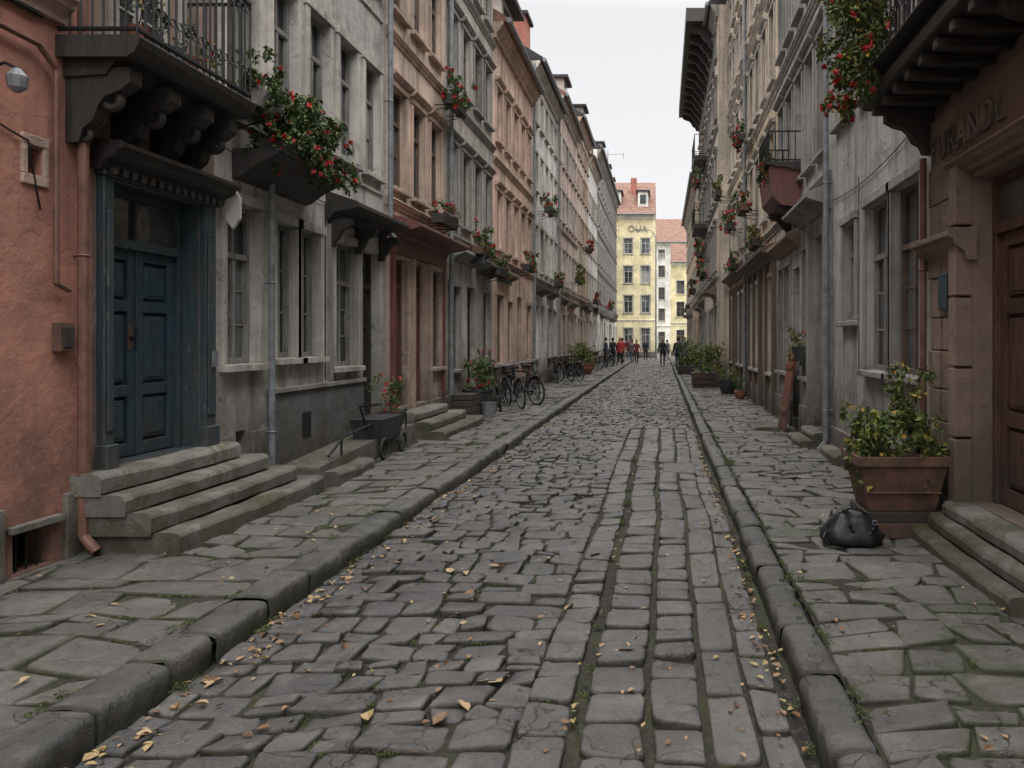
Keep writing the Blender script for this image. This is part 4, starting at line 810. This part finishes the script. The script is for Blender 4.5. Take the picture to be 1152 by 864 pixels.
# ---------------------------------------------------------------- people
SK=simple('skin',(.42,.25,.18),.6,.1,5,bs=0)
def cloth(n,c): return simple(n,c,.85,.25,9)
def person(x,y,ang,jc,pc,hc,walk=.0,bend=0,hs=1.0,z0=0.0):
    V=[];E=[];Rd=[]
    def v(p,r,par=None):
        V.append(p);Rd.append(r); i=len(V)-1
        if par is not None:E.append((par,i))
        return i
    pel=v((0,0,.95),(.15,.11)); s1=v((0,.01,1.12),(.135,.10),pel); ch=v((0,0,1.32),(.165,.115),s1); nk=v((0,-.005,1.47),(.06,.06),ch); hd=v((0,.01,1.56),(.062,.068),nk)
    hands=[]
    for s in(-1,1):
        st_=walk*s
        hip=v((s*.09,0,.9),(.095,.1),pel); kn=v((s*.1,st_*.45+.03,.5),(.062,.065),hip); an=v((s*.1,st_*.9-(.05 if st_<0 else 0),.09),(.042,.045),kn); v((s*.115,st_*.9+.13,.035),(.04,.03),an)
        sh=v((s*.17,0,1.40),(.07,.07),ch); el=v((s*.235,-st_*.5-.02,1.13),(.048,.048),sh); wr=v((s*.24,-st_*.9+.07,.9),(.03,.03),el); pm=v((s*.24,-st_*.9+.09,.83),(.02,.035),wr); hands.append((s*.24,-st_*.9+.09,.83))
        for kf,(dy,l) in enumerate(((-.03,.07),(-.01,.085),(.01,.08),(.03,.065))):
            m=v((s*.24,-st_*.9+.09+dy,.83-l*.55),(.009,.009),pm); v((s*.232,-st_*.9+.10+dy,.83-l),(.008,.008),m)
        m=v((s*.225,-st_*.9+.13,.84),(.01,.01),pm); v((s*.22,-st_*.9+.15,.80),(.009,.009),m)
    me=bpy.data.meshes.new('b'); me.from_pydata(V,E,[]); ob=bpy.data.objects.new('b',me); scene.collection.objects.link(ob)
    ob.modifiers.new('s','SKIN'); ob.modifiers.new('d','SUBSURF').levels=1
    for i,r in enumerate(Rd): me.skin_vertices[0].data[i].radius=r
    me.skin_vertices[0].data[0].use_root=True
    bpy.context.view_layer.update(); m2=bpy.data.meshes.new_from_object(ob.evaluated_get(bpy.context.evaluated_depsgraph_get())); bpy.data.objects.remove(ob)
    m2.materials.clear()
    for m in(jc,pc,SK,M_rubber): m2.materials.append(m)
    for p in m2.polygons:
        c=p.center; p.use_smooth=True
        if c.z<.1: p.material_index=3
        elif any((c-Vector(h)).length<.11 for h in hands) or c.z>1.49: p.material_index=2
        elif c.z<.86 and abs(c.x)<.2: p.material_index=1
        else: p.material_index=0
    e=empty('pedestrian'); b=bpy.data.objects.new('body',m2); scene.collection.objects.link(b); b.parent=e
    mb=MB(); prof=[(.02,-.115),(.055,-.10),(.07,-.05),(.078,0),(.08,.04),(.068,.085),(.035,.11),(.004,.118)]
    lathe(mb,(0,.015,1.64),prof,SK,16); tube(mb,(0,.09,1.65),(0,.115,1.625),.008,SK,5,.015)
    for s in(-1,1): box(mb,F0,s*.083-.008,s*.083+.008,0,.03,1.61,1.66,SK); tube(mb,(s*.03,.085,1.655),(s*.03,.094,1.655),.009,M_black,6)
    box(mb,F0,-.022,.022,.088,.094,1.585,1.592,M_terr)
    lathe(mb,(0,-.008,1.665),[(.05,-.09),(.085,-.04),(.09,.02),(.083,.07),(.05,.1),(.004,.108)],hc,16); mb.emit('head',e,smooth=True)
    mb=MB(); lathe(mb,(0,0,.78),[(.185,0),(.175,.12),(.15,.3),(.175,.5),(.16,.62),(.08,.7)],jc,16)
    o=mb.emit('coat',e,smooth=True); o.scale=(1,.72,1)
    e.location=(x,y,z0); e.rotation_euler=(bend,0,ang); e.scale=(hs,)*3; return e
J1=cloth('coat_black',(.015,.015,.017));J2=cloth('coat_navy',(.03,.035,.05));J3=cloth('coat_red',(.35,.03,.03));J4=cloth('coat_grey',(.12,.12,.12));J5=cloth('coat_maroon',(.14,.03,.035));PT=cloth('trousers_dark',(.02,.02,.025));PJ=cloth('jeans_blue',(.05,.07,.11))
H1=cloth('hair_dark',(.02,.014,.01));H2=cloth('hair_brown',(.08,.045,.025))
person(.02,50,3.14,J1,PT,H1,.22,hs=1.05); person(.85,41,.2,J2,PJ,H2,.12,z0=.12); person(1.2,40.4,3.0,J4,PT,H1,.1,z0=.12); person(.95,45,1.2,J1,PT,H1,.2,z0=.12)
person(-2.7,48,2.6,J3,PT,H2,.1,z0=.12); person(-3.2,49,.6,J1,PJ,H1,.05,z0=.12); person(-1.9,56,3.3,J5,PT,H1,.2); person(-2.3,58,.3,J4,PJ,H2,.15); person(-3.3,44,1.5,J2,PT,H1,.1,z0=.12)
person(-2.8,53,.9,J3,PT,H1,.1,z0=.12); person(-3.0,55,2.2,J1,PT,H2,.1,z0=.12); person(-1.4,64,3.1,J1,PT,H1,.2); person(.4,62,.1,J4,PT,H1,.2); person(-2.7,61,2.9,J5,PJ,H1,.1,z0=.12)
# ---------------------------------------------------------------- fallen leaves, moss
def scatter_leaves():
    P=[]
    def put(x,y,s):
        z=.014 if KL<x<KR else .135
        P.append((x,y,z+float(und(x,y)),s))
    for i in range(560): y=1.8+R.random()**1.3*22; put(KL+.04+abs(R.gauss(0,.13)),y,R.uniform(.02,.055))
    for i in range(330): y=1.8+R.random()**1.3*18; put(KR-.05-abs(R.gauss(0,.06)),y,R.uniform(.02,.05))
    for i in range(900): y=1.8+R.random()**1.4*30; put(R.uniform(KL,KR),y,R.uniform(.015,.045))
    for i in range(16): put(R.uniform(-2,.4),R.uniform(3,6),R.uniform(.06,.09))
    for i in range(520): y=1.8+R.random()**1.4*25; put(R.choice([R.uniform(-4.2,KL-.3),R.uniform(KR+.25,2.3)]),y,R.uniform(.015,.045))
    for i in range(200): y=3+R.random()*18; put(R.choice([R.gauss(-.37,.05),R.gauss(-4.15,.06),R.gauss(2.28,.06)]),y,R.uniform(.02,.045))
    A=np.array(P); n=len(A); th=rng.uniform(0,2*np.pi,n); D=np.stack([np.cos(th),np.sin(th),rng.normal(0,.18,n)],1); N=np.stack([rng.normal(0,.25,n),rng.normal(0,.25,n),np.ones(n)],1)
    D/=np.linalg.norm(D,axis=1,keepdims=True); S=np.cross(D,N); S/=np.linalg.norm(S,axis=1,keepdims=True); U=np.cross(S,D); s=A[:,3:4]; C=A[:,:3]; f=rng.uniform(.05,.35,(n,1))
    pts=[C-D*s*.55,C-U*s*.02,C+D*s*.6+U*s*.1, C-D*s*.2+S*s*.36+U*s*f, C+D*s*.25+S*s*.28+U*s*f, C-D*s*.2-S*s*.36+U*s*f,C+D*s*.25-S*s*.28+U*s*f]
    V=np.stack(pts,1).reshape(-1,3); base=np.arange(n)[:,None]*7
    F=np.concatenate([base+np.array([[0,3,4,1]]),base+np.array([[1,4,2,6]]),base+np.array([[0,1,6,5]])]); c=np.zeros((n,7,4)); c[...,0]=rng.random((n,1)); c[...,3]=1
    npmesh('fallen_leaves',V,F,L_fall,c.reshape(-1,4),False)
scatter_leaves()
def weeds():
    cl=[]
    def cluster(x,y,z,s,k_):
        for i in range(k_): cl.append((x+R.gauss(0,s),y+R.gauss(0,s*1.6),z,.028,.035,.014))
    for i in range(50): cluster(KL+.03,1.9+R.random()**1.3*22,.012,.03,R.randint(2,7))
    for i in range(60): cluster(KR+.2+R.gauss(0,.03),1.9+R.random()**1.2*20,.135,.04,R.randint(2,6))
    for i in range(60): cluster(KL-.26+R.gauss(0,.02),1.9+R.random()**1.2*20,.135,.03,R.randint(2,5))
    for i in range(30): cluster(-.37,1.9+R.random()**1.3*9,.0,.02,R.randint(2,5))
    for i in range(22): cluster(KR-.05,1.9+R.random()**1.3*12,.0,.015,R.randint(2,5))
    for i in range(30): cluster(-4.25,3+R.random()*18,.14,.04,R.randint(2,5))
    for i in range(30): cluster(2.33,4+R.random()*16,.14,.04,R.randint(2,5))
    for a,b,z in JOINTS:
        m=mnoise.noise(Vector((a[0]*1.1,a[1]*.6,z*30)))
        if m+R.uniform(-.25,.25)<(.16 if z==0 else .02): continue
        L=math.dist(a,b); k_=max(2,int(L/.045)); t0=R.random()*.5; t1=t0+R.uniform(.2,.5)
        for i in range(k_):
            t=t0+(t1-t0)*i/k_; x=a[0]+(b[0]-a[0])*t; y=a[1]+(b[1]-a[1])*t
            cl.append((x,y,z-.003+float(und(x,y)),.016,.016,.008))
    foliage('moss_and_weeds',cl,min(90000,len(cl)*13),L_moss,(.006,.017),droop=-.4)
weeds()
# ---------------------------------------------------------------- world, sun, camera
w=bpy.data.worlds.new('World'); scene.world=w; w.use_nodes=True; nt=w.node_tree; bg_=nt.nodes['Background']
sky=nt.nodes.new('ShaderNodeTexSky'); sky.sky_type='NISHITA'; sky.sun_disc=False; sky.sun_elevation=math.radians(50); sky.sun_rotation=math.radians(160)
hs=nt.nodes.new('ShaderNodeHueSaturation'); hs.inputs['Saturation'].default_value=.2; hs.inputs['Value'].default_value=.3; nt.links.new(sky.outputs[0],hs.inputs['Color'])
tc=nt.nodes.new('ShaderNodeTexCoord').outputs['Generated']; sp=nt.nodes.new('ShaderNodeSeparateXYZ'); nt.links.new(tc,sp.inputs[0])
g=rng_(nt,sp.outputs[2],.40,.88,0,1); cn=noise(nt,tc,1.6,4,.5,sc=(1,1,2.5))
c=mix(nt,g,(7.7,7.72,7.8),(45,44.3,43.4)); c=mix(nt,rng_(nt,cn,.3,.7,0,.12),c,(6.5,6.6,6.9))
a=nt.nodes.new('ShaderNodeMix'); a.data_type='RGBA'; a.blend_type='ADD'; a.inputs[0].default_value=1; nt.links.new(c,a.inputs[6]); nt.links.new(hs.outputs[0],a.inputs[7])
nt.links.new(a.outputs[2],bg_.inputs['Color']); bg_.inputs['Strength'].default_value=.1
sl_=bpy.data.lights.new('sun','SUN'); sl_.energy=1.0; sl_.angle=math.radians(40); sl_.color=(1,.97,.92); so=bpy.data.objects.new('sun',sl_); scene.collection.objects.link(so)
d=Vector((math.sin(math.radians(160))*math.cos(math.radians(50)),math.cos(math.radians(160))*math.cos(math.radians(50)),math.sin(math.radians(50)))); so.rotation_euler=d.to_track_quat('Z','Y').to_euler()
cam=bpy.data.cameras.new('camera'); co=bpy.data.objects.new('camera',cam); scene.collection.objects.link(co); scene.camera=co
cam.sensor_width=36; cam.lens=850*36/1152; cam.shift_x=-169/1152; cam.shift_y=-49/1152; cam.clip_end=1000; cam.clip_start=.05
co.location=(0,0,1.7); co.rotation_euler=(math.pi/2,0,0)
scene.view_settings.view_transform='Standard'; scene.view_settings.look='None'; scene.view_settings.exposure=0
